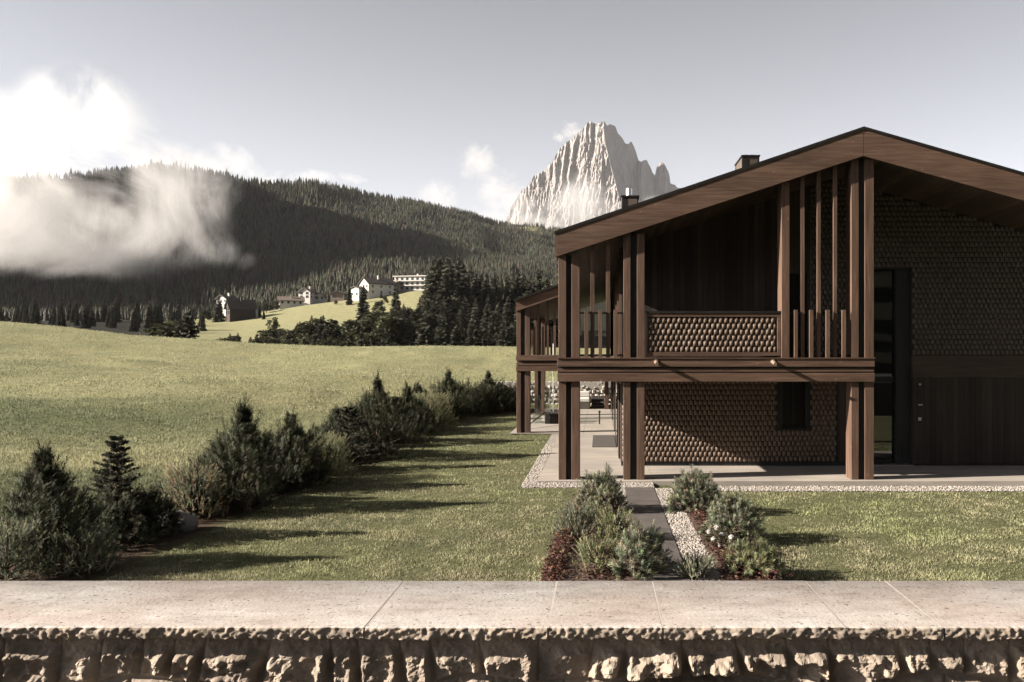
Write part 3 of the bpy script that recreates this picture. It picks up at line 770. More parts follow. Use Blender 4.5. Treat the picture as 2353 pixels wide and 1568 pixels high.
# wing that steps out to the left behind
YG = 33.6
def gx(q): return PX(q,YG)
def gzq(q): return PZ(q,YG)
wx0=gx(1185.5); wx1=LX-.035
zwt=lambda x: gzq(690)+(x-wx0)*.345; zws=lambda x: gzq(716)+(x-wx0)*.345
wr = MB().prism_y([(wx0+.02,zws(wx0)+.05),(wx1,zws(wx1)+.05),(wx1,zwt(wx1)-.03),(wx0+.02,zwt(wx0)-.03)][::-1],YG+.08,YB).build('wing_roof', metal_d, CH)
sub(wr, MB().prism_y([(wx0-.05,zwt(wx0-.05)-.028),(wx1,zwt(wx1)-.028),(wx1,zwt(wx1)+.04),(wx0-.05,zwt(wx0-.05)+.04)][::-1],YG-.12,YB+.04).build('roof_edge', metal_d, CH))
MB().prism_y([(wx0,zws(wx0)),(wx1,zws(wx1)),(wx1,zwt(wx1)-.03),(wx0,zwt(wx0)-.03)][::-1],YG-.04,YG+.078).build('fascia_board', wood_h, CH)
MB().prism_y([(wx0+.03,zws(wx0+.03)),(wx1,zws(wx1)),(wx1,zws(wx1)+.046),(wx0+.03,zws(wx0+.03)+.046)][::-1],YG+.08,YB-.02).build('soffit', soffit_m, CH)
for z0,z1,d in ((2.86,3.06,0),(2.44,2.63,0),(2.66,2.76,.05)):
    MB().box(wx0,wx1+.1,YG+d,YG+.16,z0,z1).build('balcony_beam', wood_h, CH, .004)
    MB().box(wx0+d,wx0+d+.12,YG+.165,YB-.5,z0,z1).build('side_beam', wood_y, CH)
MB().box(wx0+.03,BX0,YG+.17,YB-.5,2.46,3.05).build('balcony_floor', boards_h, CH)
for yf in (33.68, 42.9):
    for z0,z1 in ((0,2.44),(3.06,zws(wx0)+.1)):
        column(1186.5,1196.5,1206,1217,z0,z1,Yf=yf,dep=.5,s=YG)
for q in (1233,1255,1271):
    MB().box(gx(q),gx(q+5.5),YG+.2,YG+.32,3.06,zws(gx(q))+.04).build('slat', wood_v, CH)
for q in (1224,1244,1264):
    MB().box(gx(q),gx(q+5),YG+.24,YG+.30,3.08,4.2).build('baluster', wood_v, CH)
for k in range(9):
    MB().box(wx0+.08,wx0+.13,34.6+k*.92,34.72+k*.92,3.08,4.2).build('baluster', wood_v, CH)
wg = MB().box(-1.05,-1.0,YG+1.2,YB-.6,3.06,5.0).build('wing_glazing', glass_m, CH)
# chimneys stand on the roof
c1 = MB(); Yc=27.0
x0,x1=PX(1428,Yc),PX(1467,Yc); z1=PZ(453,Yc)
k1 = c1.box(x0,x1,Yc,Yc+.6,6.6,z1).build('chimney', metal_d, CH, .01); sub(k1, MB().box(x0-.03,x1+.03,Yc-.03,Yc+.63,z1,z1+.05).build('chimney_cap', metal_d, CH))
sub(k1, MB().box(x0+.22,x1-.04,Yc-.015,Yc-.001,6.9,z1-.06).build('chimney_panel', bronze_m, CH))
sub(k1, MB().tube([((x0+x1)/2-.02,Yc+.3,z1+.05),((x0+x1)/2-.02,Yc+.3,PZ(430,Yc))],.105,12).build('flue', steel_m, CH))
x0,x1=PX(1706,Yc),PX(1744,Yc); z1=PZ(360,Yc)
k2 = MB().box(x0,x1,Yc,Yc+1.35,7.4,z1).build('chimney', bronze_m, CH, .01)
sub(k2, MB().box(x0-.035,x1+.035,Yc-.035,Yc+1.385,z1,z1+.045).build('chimney_cap', metal_d, CH))
cr=MB(); sub(k2, cr.box(x0-.012,x0+.17,Yc-.012,Yc-.001,7.6,z1-.002).build('corner_post', metal_d, CH)); sub(k2, MB().box(x1-.05,x1+.012,Yc-.012,Yc-.001,7.6,z1-.002).build('corner_post', metal_d, CH))
for yy_ in (Yc+.002,Yc+1.28): sub(k2, MB().box(x0-.013,x0-.001,yy_,yy_+.06,7.6,z1-.002).build('corner_post', metal_d, CH))
for q in (.2,.55): sub(k2, MB().box(x0+q*(x1-x0),x0+q*(x1-x0)+.06,Yc+.1,Yc+.16,z1+.045,z1+.085).build('cap_clip', metal_d, CH))
# water spouts, door hardware
for q in (1507,1775.5):
    s_=MB(); s_.tube([(px0(q),21.31,2.955),(px0(q)+.004,20.99,2.90)],[.045,.045],10); s_.tube([(px0(q),21.305,2.955),(px0(q),21.285,2.955)],[.062,.062],10)
    s_.build('water_spout', copper_m, CH)
hx=8.98
d_=MB().box(8.93,9.03,YW-.018,YW,1.20,2.42).build('entry_panel', core_m, CH)
sub(d_, MB().tube([(hx,YW-.018,2.29),(hx,YW-.05,2.29)],.035,10).build('door_lamp', steel_m, CH))
h_=MB(); h_.tube([(hx-.03,YW-.018,1.72),(hx-.03,YW-.07,1.72)],.018,8); h_.box(hx-.05,hx+.06,YW-.085,YW-.065,1.70,1.735)
sub(d_, h_.build('door_handle', steel_m, CH))
sub(d_, MB().box(hx-.04,hx+.045,YW-.03,YW-.018,1.27,1.36).build('doorbell', plaster_m, CH))

# ------------------------------------------------------------------ things on the terrace
o=MB().box(-.27,.54,28.6,32.6,.004,.022).build('doormat', mat_m, None, .004); tag(o,'flat dark doormat lying on the terrace beside the side wall','mat')
t=empty('bollard_light',(-.03,37.8,0),'slim dark bollard light standing alone on the terrace','bollard')
MB().tube([(-.03,37.8,0.0),(-.03,37.8,.5)],.035,10).build('stem',metal_d,t); MB().tube([(-.03,37.8,.5),(-.03,37.8,.6)],[.05,.05],10).build('lamp_head',metal_d,t)
t=empty('daybed',(-1.0,48.2,0),'white cushioned daybed on a dark woven base at the terrace end','daybed')
MB().box(-1.9,-.58,47.7,49.0,.0,.38).build('base',rattan_m,t,.02); MB().box(-1.9,-.58,47.68,49.0,.382,.62).build('mattress',lounge_m,t,.05); MB().box(-1.9,-.58,48.75,49.0,.622,.95).build('backrest',lounge_m,t,.05)
t=empty('stone_steps',(0,48.8,0),'low grey stone steps with pale edges rising beside the daybed','steps')
for k in range(4): 
    s_=MB().box(-.5,.24,48.4+k*.36,49.9,k*.16+.001,k*.16+.155).build('step',pathm,t,.01); MB().box(-.51,.24,48.385+k*.36,48.46+k*.36,k*.16+.157,k*.16+.175).build('step_edge',paleboulder_m,t)
def stones_wall():
    r=np.random.default_rng(12); mb=MB()
    oc=[(1,0,0),(-1,0,0),(0,1,0),(0,-1,0),(0,0,1),(0,0,-1)]
    for i in range(34):
        for j in range(6):
            x=-6.2+i*.26+r.uniform(-.06,.06)+.13*(j%2); z=.10+j*.25+r.uniform(-.04,.04); y=50.3+r.uniform(-.05,.08)+j*.05
            a,b_,c_=r.uniform(.12,.17),r.uniform(.12,.2),r.uniform(.10,.14)
            v=[];f=[]
            for p in range(5):
                th=math.pi*p/4; 
                for q in range(6):
                    ph=2*math.pi*q/6; jj=r.uniform(.75,1.1)
                    v.append((x+a*math.sin(th)**.6*math.cos(ph)*jj,y+b_*math.sin(th)**.6*math.sin(ph)*jj,z+c_*math.cos(th)))
            for p in range(4):
                for q in range(6): f.append((p*6+q,(p+1)*6+q,(p+1)*6+(q+1)%6,p*6+(q+1)%6))
            mb.add(v,f)
    mb.box(-6.4,3,50.42,50.9,-.3,1.42)
    tag(mb.build('dry_stone_wall',paleboulder_m,None),'pale dry stone retaining wall at the far end of the terrace','stone wall')
stones_wall()
t=empty('stair_railing',(-1.9,37.9,0),'low dark metal railing with upright bars round the terrace stairwell','railing')
MB().box(-2.45,-1.35,37.88,37.92,.50,.54).build('top_rail',metal_d,t); MB().tube([(-3.1,35.3,.06),(-2.45,37.9,.52)],.025,8).build('slanting_rail',metal_d,t)
for k in range(12): MB().box(-2.44+k*.098,-2.41+k*.098,37.885,37.915,0.0,.50).build('bar',metal_d,t)
MB().box(-2.45,-1.35,37.95,37.97,0,.48).build('infill_panel',core_m,t)
t=empty('glass_balustrade',(-2.8,38.6,0),'frameless pale glass balustrade beside the wing posts','balustrade')
for x0,y0,x1,y1,h in ((-3.02,38.2,-2.72,39.4,1.22),(-2.62,40.0,-2.42,41.4,1.45)):
    MB().prism_z([(x0,y0),(x1,y1),(x1+.02,y1-.01),(x0+.02,y0-.01)],0,h).build('pane',clear_m,t)
t=empty('flag_pole',(-2.28,41.6,0),'thin white pole standing behind the wing posts','pole')
MB().tube([(-2.28,41.6,0),(-2.28,41.6,3.6)],.022,8).build('shaft',steel_m,t); MB().box(-2.36,-2.20,41.52,41.68,0,.03).build('base_plate',metal_d,t)

# ------------------------------------------------------------------ plants
def perp(d):
    a=np.where(np.abs(d[:,2:3])<.9,np.array([[0,0,1.]]),np.array([[1.,0,0]])); u=np.cross(d,a); u/=np.linalg.norm(u,axis=1,keepdims=True)+1e-9
    return u,np.cross(d,u)
def needles(P,Dv,L,K,nl,nw,r,tint,spread=.8):
    S=len(P); k=np.linspace(.08,1.0,K)[None]
    base=P[:,None]+Dv[:,None]*(L[:,None]*k)[...,None]
    u,w=perp(Dv); a=r.uniform(0,6.283,(S,K))
    rad=u[:,None]*np.cos(a)[...,None]+w[:,None]*np.sin(a)[...,None]
    nd=Dv[:,None]*r.uniform(.45,.9,(S,K,1))+rad*spread; nd/=np.linalg.norm(nd,axis=-1,keepdims=True)
    side=np.cross(nd,rad+.3*Dv[:,None]); side/=np.linalg.norm(side,axis=-1,keepdims=True)+1e-9
    ll=nl*r.uniform(.7,1.2,(S,K,1))
    V=np.stack([base-side*nw*.5,base+side*nw*.5,base+nd*ll+side*nw*.25,base+nd*ll-side*nw*.25],2).reshape(-1,3)
    f=np.arange(len(V)).reshape(-1,4)
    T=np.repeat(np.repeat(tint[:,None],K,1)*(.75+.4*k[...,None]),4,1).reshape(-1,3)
    return V,f,T
def conifer_shrub(name,seed,h,rad,kind,mat_,label,cat,loc,group=None,rz=0):
    r=np.random.default_rng(seed)
    root=empty(name,loc,label,cat,group); root.rotation_euler=(0,0,rz)
    V=[];f=[];T=[];n=0; stems=MB()
    if kind=='pine':
        S=int(650*h/2); u=r.random(S)**.8; prof=np.sin(np.clip(.18+u*.95,0,1)*math.pi)**.75*(1-.35*u)
        lead=np.concatenate([np.zeros((9,1)),],1)
        a=r.uniform(0,6.283,S); lob=1+.28*np.sin(a*3+seed)+.18*np.sin(a*5+u*9)
        rr=rad*prof*lob*np.sqrt(r.uniform(.18,1,S))
        P=np.stack([np.cos(a)*rr,np.sin(a)*rr,u*h*.86+.04],-1)
        Dv=np.stack([np.cos(a)*.55,np.sin(a)*.55,.55+.75*u],-1)+r.normal(0,.22,(S,3)); L=r.uniform(.13,.27,S)*(.7+.3*h/2)
        m_=90; a2=r.uniform(0,6.283,m_); u2=r.random(m_)**.9; pr2=np.sin(np.clip(.18+u2*.95,0,1)*math.pi)**.75*(1-.35*u2)
        r2=rad*pr2*(1+.28*np.sin(a2*3+seed)+.18*np.sin(a2*5+u2*9))*r.uniform(.8,1.02,m_)
        P=np.concatenate([P,np.stack([np.cos(a2)*r2,np.sin(a2)*r2,u2*h*.88+.05],-1)]); Dv=np.concatenate([Dv,np.stack([np.cos(a2)*.22,np.sin(a2)*.22,1+0*a2],-1)+r.normal(0,.12,(m_,3))]); L=np.concatenate([L,r.uniform(.22,.40,m_)*(.5+.35*h)])
        # leader candles
        nl=3; P=np.concatenate([P,np.stack([r.normal(0,.05,nl),r.normal(0,.05,nl),np.linspace(.55,.90,nl)*h],-1)]); Dv=np.concatenate([Dv,np.tile([[0,0,1.]],(nl,1))+r.normal(0,.12,(nl,3))]); L=np.concatenate([L,np.full(nl,.22)])
        K,nln,nw=46,.085,.009
    elif kind=='mugo':
        S=int(520*(rad/.55)**1.6); u=r.random(S); a=r.uniform(0,6.283,S); ph=np.arccos(1-u*.98)
        lob=1+.15*np.sin(a*3+seed)+.10*np.sin(a*7)
        q=r.uniform(.45,.92,S)**.5*lob
        P=np.stack([np.cos(a)*np.sin(ph)*rad*q,np.sin(a)*np.sin(ph)*rad*q,np.cos(ph)*h*.85*q+.03],-1)
        Dv=np.stack([np.cos(a)*np.sin(ph)*.6,np.sin(a)*np.sin(ph)*.6,.35+.7*np.cos(ph)],-1)+r.normal(0,.18,(S,3)); L=r.uniform(.08,.17,S)
        K,nln,nw=44,.055,.0075
    elif kind=='spruce':
        lev=np.repeat(np.linspace(.06,.97,17),9); S=len(lev); a=r.uniform(0,6.283,S)
        P=np.stack([0*a,0*a,lev*h],-1); Dv=np.stack([np.cos(a),np.sin(a),.22+.25*lev+r.normal(0,.1,S)],-1)
        L=rad*(1.05-lev)**.85*r.uniform(.55,1.15,S)+.04
        for i in range(0,S,2): stems.tube([tuple(P[i]),tuple(P[i]+Dv[i]/np.linalg.norm(Dv[i])*L[i]*.95)],[.007,.003],4)
        # twigs off each branch
        PP=[P];DD=[Dv];LL=[L]
        for tpos in (.35,.55,.75,.9):
            for sgn in (-1,1):
                d0=Dv/np.linalg.norm(Dv,axis=1,keepdims=True)
                PP.append(P+d0*(L*tpos)[:,None]); sd=np.stack([-np.sin(a),np.cos(a),0*a],-1)*sgn
                DD.append(d0*.7+sd*.8+r.normal(0,.12,(S,3))); LL.append(L*.34*(1.2-tpos)+.02)
        P=np.concatenate(PP);Dv=np.concatenate(DD);L=np.concatenate(LL); S=len(P); K,nln,nw=26,.034,.009
    else: # loose shrub of slender upright shoots
        S=int(520*(rad/.5)**1.5); a=r.uniform(0,6.283,S); u=r.random(S); rr=rad*np.sqrt(r.uniform(.05,1,S))*(1-.35*u)
        P=np.stack([np.cos(a)*rr,np.sin(a)*rr,u*h*.7+.02],-1); Dv=np.stack([np.cos(a)*.5,np.sin(a)*.5,.9+0*a],-1)+r.normal(0,.22,(S,3)); L=r.uniform(.12,.26,S)
        K,nln,nw=26,.032,.009
    Dv=Dv/np.linalg.norm(Dv,axis=1,keepdims=True)
    tint=r.uniform(.6,1.4,(len(P),1))*np.array([[1,1,1]])*(1+r.normal(0,.07,(len(P),3)))
    if label and 'rusty' in label: tint=tint*np.where(r.random((len(P),1))<.4,np.array([[1.4,1.0,.85]]),1)
    if label and 'yellow' in label: tint=tint*np.array([[1.12,1.08,.9]])
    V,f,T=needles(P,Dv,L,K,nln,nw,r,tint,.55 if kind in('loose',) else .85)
    V[:,2]=np.maximum(V[:,2],.0)
    nstem=40 if kind!='spruce' else 0
    stems.tube([(0,0,-.1),(0,.01,h*.45),(0,0,h*.88)],[.045*h/2+.012,.03*h/2+.006,.006],6)
    for i in range(min(nstem,len(P))):
        p=P[i]; stems.tube([(0,0,max(.02,p[2]*.45)),(p[0]*.55,p[1]*.55,p[2]*.72),tuple(p)],[.014,.009,.005],4)
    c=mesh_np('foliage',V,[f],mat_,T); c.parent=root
    s=stems.build('stems',bark_m,None); s.parent=root
    return root
hedge='conifers planted along the lawn edge'
HL=[ # base px x, base px y, top px y, half width px, kind, name, label
 (100,1300,1035,105,'pine','dwarf_pine','broad dark pine bush with a tall leading shoot, nearest the wall in the left corner'),
 (15,1335,1170,75,'loose','shrub','low tangled dark shrub cut by the left edge of the photo'),
 (190,1310,1205,80,'loose','shrub','low shadowed shrub between the corner pine bush and the boulder'),
 (268,1238,1003,95,'spruce','young_spruce','sparse young spruce with thin open branches seen against the meadow'),
 (345,1225,1120,60,'mugo','dwarf_pine','small low dark pine bush behind the boulder'),
 (445,1185,1040,75,'loose','shrub','loose rusty brown shrub right of the boulder'),
 (560,1168,930,95,'pine','dwarf_pine','tallest bushy pine left of the lawn with upright candle shoots'),
 (668,1120,952,75,'pine','dwarf_pine','medium pine bush with one pointed tip just right of the tallest pine'),
 (735,1100,975,65,'loose','shrub','yellowish green leafy shrub in the middle of the hedge'),
 (800,1075,935,75,'spruce','young_spruce','wispy young spruce with leaning side branches in mid hedge'),
 (868,1050,868,80,'pine','dwarf_pine','tall ragged pine rising highest in the far half of the hedge'),
 (935,1015,888,60,'pine','dwarf_pine','rounded pine bush just right of the ragged tall pine'),
 (985,985,878,55,'loose','shrub','pale twiggy yellowish shrub in the far part of the hedge'),
 (1030,965,852,55,'pine','dwarf_pine','two tipped pine bush near the far end of the hedge'),
 (1078,953,872,50,'mugo','dwarf_pine','low rounded pine bush third from the far end of the hedge'),
 (1122,948,855,50,'pine','dwarf_pine','pointed pine bush second from the far end of the hedge'),
 (1160,944,872,45,'mugo','dwarf_pine','last low pine bush beside the chalet wing'),
]
for i,(bx,by,ty,hw,kd,nm,lab) in enumerate(HL):
    Y=EYE*F/(by-CY); s=Y/F; h=(by-ty)*s*1.03; X=PX(bx,Y)
    m_=mugo_m if kd=='loose' else (needle_m if kd!='spruce' else spruce_m)
    conifer_shrub(nm,300+i,h,hw*s*(1.0 if Y<20 else 1.25),kd,m_,lab,'shrub' if kd=='loose' else ('pine' if kd!='spruce' else 'spruce'),(X,Y,gz(X,Y)-.02),hedge)
# low fillers that close the hedge, told apart by nothing
fa=conifer_shrub('dwarf_pine',350,.95,.66,'mugo',needle_m,'low dark dwarf pine filling the hedge between the taller shrubs','pine',(-8.1,14.4,0),'low dwarf pines filling the hedge')
fb=conifer_shrub('dwarf_pine',351,1.1,.55,'pine',needle_m,'low dark dwarf pine filling the hedge between the taller shrubs','pine',(-8.3,18.4,0),'low dwarf pines filling the hedge')
fa.location.z=gz(-8.1,14.4)-.03; fb.location.z=gz(-8.3,18.4)-.03
for i in range(34):
    Y=16.8+(i/33)*29.5+rng.uniform(-.4,.4); X=-7.95+rng.uniform(-.75,.55)
    if Y>43.5: X+=(Y-43.5)*.7
    k_=rng.uniform(.75,1.25)*(1 if Y<26 else 1.25)
    copy_tree(fa if i%2 else fb,(X,Y,gz(X,Y)-.03),rng.uniform(0,6),(k_*1.1,k_*1.1,k_))
# beds beside the path
bed='clipped shrubs in the path beds'
BL=[(1384,1180,1086,48,'mugo','round grey green mugo pine at the terrace end of the left bed'),
 (1330,1240,1165,45,'loose','loose grey green shrub in the middle of the left bed'),
 (1412,1245,1180,38,'loose','yellowish upright shrub beside the path in the left bed'),
 (1375,1318,1238,45,'loose','yellowish bristly shrub near the wall in the left bed'),
 (1470,1330,1214,55,'mugo','largest mugo pine overhanging the path in front of the wall'),
 (1596,1178,1086,54,'mugo','broad mugo pine at the terrace end of the right bed'),
 (1688,1240,1140,57,'mugo','tall grey mugo pine in the middle of the right bed'),
 (1735,1325,1255,50,'mugo','low yellowish mugo pine nearest the wall in the right bed'),
 (1598,1332,1300,32,'loose','tiny dark shrub at the wall end of the gravel strip')]
for i,(bx,by,ty,hw,kd,lab) in enumerate(BL):
    Y=(EYE+.05)*F/(by-CY); s=Y/F; Yc_=Y+hw*s*.5; X=PX(bx,Yc_)
    conifer_shrub('mugo_pine' if kd=='mugo' else 'shrub',400+i,(by-ty)*s*1.04,hw*s*1.12,kd,mugo_m,lab,'pine' if kd=='mugo' else 'shrub',(X,Yc_,-.06),bed)
def leafscatter(n,fx,r,size,tint):
    P=fx(n); a=r.normal(0,1,(n,3)); a/=np.linalg.norm(a,axis=1,keepdims=True); a[:,2]=np.abs(a[:,2])+.2; a/=np.linalg.norm(a,axis=1,keepdims=True)
    u,w=perp(a); s=(size*r.uniform(.6,1.3,n))[:,None]
    V=np.stack([P-u*s,P-w*s*.55,P+u*s,P+w*s*.55],1).reshape(-1,3)
    return V,np.arange(4*n).reshape(n,4),np.repeat(tint,4,0)
def redcover():
    r=np.random.default_rng(77)
    def fx(n):
        L=[]; 
        for (x0,y0,x1,y1,wd,k) in ((-.70,11.8,-.55,16.5,.16,.34),(-.5,16.5,-.12,19.6,.2,.2),(-.1,12,.25,14,.25,.08),(.05,16.5,.25,18.5,.18,.1),(1.95,12.0,1.95,19,.2,.30),(2.4,12,2.5,14,.2,.08)):
            m_=int(n*k/1.1)+1; t=r.random(m_); cl=np.round(t*14)/14+r.normal(0,.012,m_)
            L.append(np.stack([x0+(x1-x0)*cl+r.normal(0,wd*.5,m_),y0+(y1-y0)*cl+r.normal(0,.1,m_),-.03+np.abs(r.normal(0,.075,m_))],-1))
        return np.concatenate(L)[:n] if sum(map(len,L))>=n else np.concatenate(L)
    P=fx(9000); n=len(P)
    V,f,T=leafscatter(n,lambda k:P,r,.028,r.uniform(.5,1.6,(n,1))*np.array([[1,1,1]])*(1+r.normal(0,.15,(n,3))))
    tag(mesh_np('ground_cover',V,f,redleaf_m,T),'dark red leafy ground cover edging both path beds','ground cover',kind='stuff')
redcover()
def rosebush():
    r=np.random.default_rng(5); Y=14.2; X=PX(1662,Y)
    t=empty('rose_bush',(X,Y,-.06),'small bush with round white blossoms in the right bed','flower bush')
    n=900
    P=np.stack([r.normal(0,.2,n),r.normal(0,.28,n),np.abs(r.normal(.16,.10,n))+.02],-1)
    V,f,T=leafscatter(n,lambda k:P,r,.024,r.uniform(.6,1.4,(n,1))*np.ones((1,3))); c=mesh_np('foliage',V,f,broad_m,T); c.parent=t
    st=MB()
    for k in range(14): st.tube([(0,0,0),(r.normal(0,.1),r.normal(0,.15),.2),(r.normal(0,.2),r.normal(0,.25),.32)],[.008,.006,.004],4)
    s=st.build('stems',bark_m,None); s.parent=t
    for bx,by in ((1647,1213),(1660,1228),(1681,1235),(1655,1252),(1672,1258),(1686,1262),(1695,1250),(1640,1240),(1630,1222),(1712,1257),(1648,1266)):
        Yb=Y-r.uniform(.2,.4); p=np.array([PX(bx,Yb)-X,Yb-Y,PZ(by,Yb)+.06])
        m_=26; a=r.normal(0,1,(m_,3)); a/=np.linalg.norm(a,axis=1,keepdims=True); a[:,2]=np.abs(a[:,2])
        u,w=perp(a); q=p+a*.03; V=np.stack([q-u*.042,q-w*.034,q+u*.042,q+w*.034],1).reshape(-1,3)
        b_=mesh_np('blossom',V,np.arange(4*m_).reshape(m_,4),petal_m,np.ones((4*m_,3))); b_.parent=t
rosebush()
def rock(name,loc,size,seed,m,label):
    r=np.random.default_rng(seed); nu,nv=26,14; V=[]
    for j in range(nv+1):
        th=math.pi*j/nv
        for i in range(nu):
            ph=2*math.pi*i/nu; d=np.array([math.sin(th)*math.cos(ph),math.sin(th)*math.sin(ph),math.cos(th)])
            k=1+.5*(float(fbm(d[0]*1.3+5+d[2],d[1]*1.3+seed+d[2]*.7,seed,4))-.5)
            d=np.sign(d)*np.abs(d)**.8
            V.append(d*k*np.array(size)*.5)
    f=[(j*nu+i,(j+1)*nu+i,(j+1)*nu+(i+1)%nu,j*nu+(i+1)%nu) for j in range(nv) for i in range(nu)]
    o=mesh_np(name,V,np.array(f),m); o.location=loc; o.rotation_euler=(0,0,seed); tag(o,label,'boulder'); return o
rock('boulder',(PX(402,15.6),15.6,.08),(.78,.5,.42),3,boulder_m,'flat grey boulder at the foot of the hedge by the lawn')
rock('boulder',(PX(1178,47.5),47.5,.3),(.9,.7,.9),8,paleboulder_m,'pale boulder behind the last pine beside the chalet wing')

# ---- mid distance trees
def spruce_proto(seed,h=20,r=3.1,lv=44,nb=12):
    rr=np.random.default_rng(seed); V=[];F=[];T=[];n=0
    for i in range(lv):
        u=.04+.95*i/(lv-1); R_=r*(1-u)**.70*rr.uniform(.82,1.12)+.12
        for b in range(nb if u<.8 else 7):
            a=rr.uniform(0,6.283); L=R_*rr.uniform(.7,1.15); dr=rr.uniform(.12,.5)*(1-u*.6)
            d=np.array([math.cos(a),math.sin(a),0]); sd=np.array([-math.sin(a),math.cos(a),0]); z=u*h+rr.uniform(-.35,.35)
            tt=rr.uniform(.5,1.5); w=L*.30+.12
            for k in range(4):
                t0,t1=k/4,(k+1)/4+.12
                p0=d*L*t0+[0,0,z-dr*L*t0]; p1=d*L*min(t1,1.05)+[0,0,z-dr*L*t1*1.05]
                wk=w*(1-.55*t0)*rr.uniform(.7,1.2); hang=np.array([0,0,-rr.uniform(.4,1.2)*(.5+.5*(1-u))])
                for sg in (-1,1):
                    V+= [p0,p1,p0+sd*sg*wk+hang*.9+d*.25*L*.3]; F.append((n,n+1,n+2)); n+=3
                    T+= [[tt]*3,[tt*1.25]*3,[tt*.85]*3]
    return np.array(V),np.array(F),np.array(T)
def tree_proto(name,kind,seed):
    root=empty(name,(0,0,0),None,None)
    rr=np.random.default_rng(seed)
    if kind=='spruce':
        V,F_,T=spruce_proto(seed); c=mesh_np('crown',V,F_,spruce_m,T); tr=MB().tube([(0,0,-1),(0,0,9),(0,0,19.6)],[.32,.2,.03],7)
    else:
        P=[];T=[]
        for k in range(16):
            a=rr.uniform(0,6.283); q=rr.uniform(.1,1)**.6; z=rr.uniform(.28,.92); R_=3.4*math.sin(math.pi*min(1,z*.95+.1))**.6*q
            c0=np.array([math.cos(a)*R_,math.sin(a)*R_,z*10]); m_=110
            p=rr.normal(0,1,(m_,3)); p/=np.linalg.norm(p,axis=1,keepdims=True); p=c0+p*np.array([1.5,1.5,1.15])*rr.uniform(.55,1.05,(m_,1))
            P.append(p); T.append(np.full((m_,3),rr.uniform(.6,1.4))*rr.uniform(.75,1.25,(m_,1)))
        P=np.concatenate(P);T=np.concatenate(T)
        V,F_,T=leafscatter(len(P),lambda k:P,rr,.36,T); c=mesh_np('crown',V,F_,broad_m,T)
        tr=MB().tube([(0,0,-1),(.1,0,3.5),(0,.1,7)],[.28,.2,.06],7)
        for k in range(6):
            a=k*1.05+.3; tr.tube([(0,0,2.4+k*.5),(math.cos(a)*1.3,math.sin(a)*1.3,4.3+k*.6),(math.cos(a)*2.2,math.sin(a)*2.2,6+k*.5)],[.1,.07,.03],5)
    c.parent=root; b=tr.build('trunk',bark_m,None); b.parent=root
    return root
PS=[tree_proto('spruce_tree','spruce',s) for s in (1,2,3,4)]
PB=[tree_proto('leafy_tree','broad',s) for s in (11,12,13)]
used=set()
def place(kind,q,ty,Y,label,group=None,wide=1.0,cat=None):
    X=PX(q,Y); z=gz(X,Y); h=PZ(ty,Y)-z
    lst=PS if kind=='spruce' else PB; i=random.randrange(len(lst)); p=lst[i]; base=20.0 if kind=='spruce' else 10.6
    s=h/base; w=s*wide*random.uniform(.9,1.1)
    if (kind,i) not in used:
        used.add((kind,i)); o=p; o.location=(X,Y,z); o.rotation_euler=(0,0,random.uniform(0,6)); o.scale=(w,w,s)
    else: o=copy_tree(p,(X,Y,z),random.uniform(0,6),(w,w,s))
    o['label']=label; o['category']=cat or 'tree'
    if group: o['group']=group
    elif 'group' in o: del o['group']
    return o
# singled out
place('spruce',835,655,330,'dark spruce standing in front of the big white house','' or None,1.25)
place('spruce',909,650,320,'tall pale green spruce in front of the hotel','' or None,1.3)
place('spruce',803,655,410,'small spruce left of the big white house',None,1.3)
place('leafy',628,724,330,'lone round bush standing in the pale hill field',None,.95)
place('leafy',355,712,150,'broad dark tree on the meadow crest at left',None,1.3)
place('spruce',433,706,140,'narrow dark conifer on the meadow crest right of the broad tree',None,1.5)
place('leafy',487,757,140,'small round bush at the lower left corner of the hill field',None,1.2)
place('spruce',503,680,400,'dark spruce left of the dark chalet on the hill',None,1.6)
g='tall spruces in the clump behind the meadow'
clump=[(968,700),(985,640),(998,615),(1012,606),(1028,612),(1040,618),(1052,610),(1065,622),(1078,630),(1090,640),(1103,652),(1116,648),(1128,655),(1140,650),(1152,660),(1166,655),(1178,648),(1190,640),(1205,645),(1222,650),(1240,640),(1258,650),(975,730),(1000,690),(1022,700),(1045,690),(1070,700),(1095,705),(1120,700),(1145,710),(1170,700),(1195,700),(1015,740),(1055,742),(1085,738),(1112,745),(1135,735),(1160,742)]
for k,(q,ty) in enumerate(clump):
    Y=(300 if ty<665 else (250 if ty<725 else 200))+random.uniform(-18,18)
    place('spruce',q+random.uniform(-3,3),ty-20+random.uniform(-5,5),Y,'tall dark spruce in the dense clump behind the meadow',g,1.4)
g2='trees on the bank below the hill field'; 
for k in range(78):
    q=random.uniform(505,965); f_=(q-505)/460
    front=k%3!=0
    edge=np.interp(q,[505,560,600,680,720,780,830,900,960],[772,757,750,742,722,715,700,690,705])
    ty=edge+random.uniform(0,10) if not front else edge+ (790-edge)*random.uniform(.15,.7)
    Y=285-60*((ty-edge)/(790-edge))-random.uniform(0,45)
    sp=random.random()<.42
    place('spruce' if sp else 'leafy',q,ty,Y,'conifer on the wooded bank below the hill field' if sp else 'leafy tree on the wooded bank below the hill field',g2+(', conifers' if sp else ', leafy'),1.5 if sp else 1.25)
g3='dark conifers on the slope left of the meadow crest'
for k in range(110):
    q=random.uniform(-80,468); ty=np.interp(q,[0,300,470],[700,700,716])+random.uniform(-22,45)
    place('spruce',q,ty,random.uniform(330,430),'dark conifer at the forest foot beyond the left meadow',g3,1.3)
g4='trees round the hillside houses'
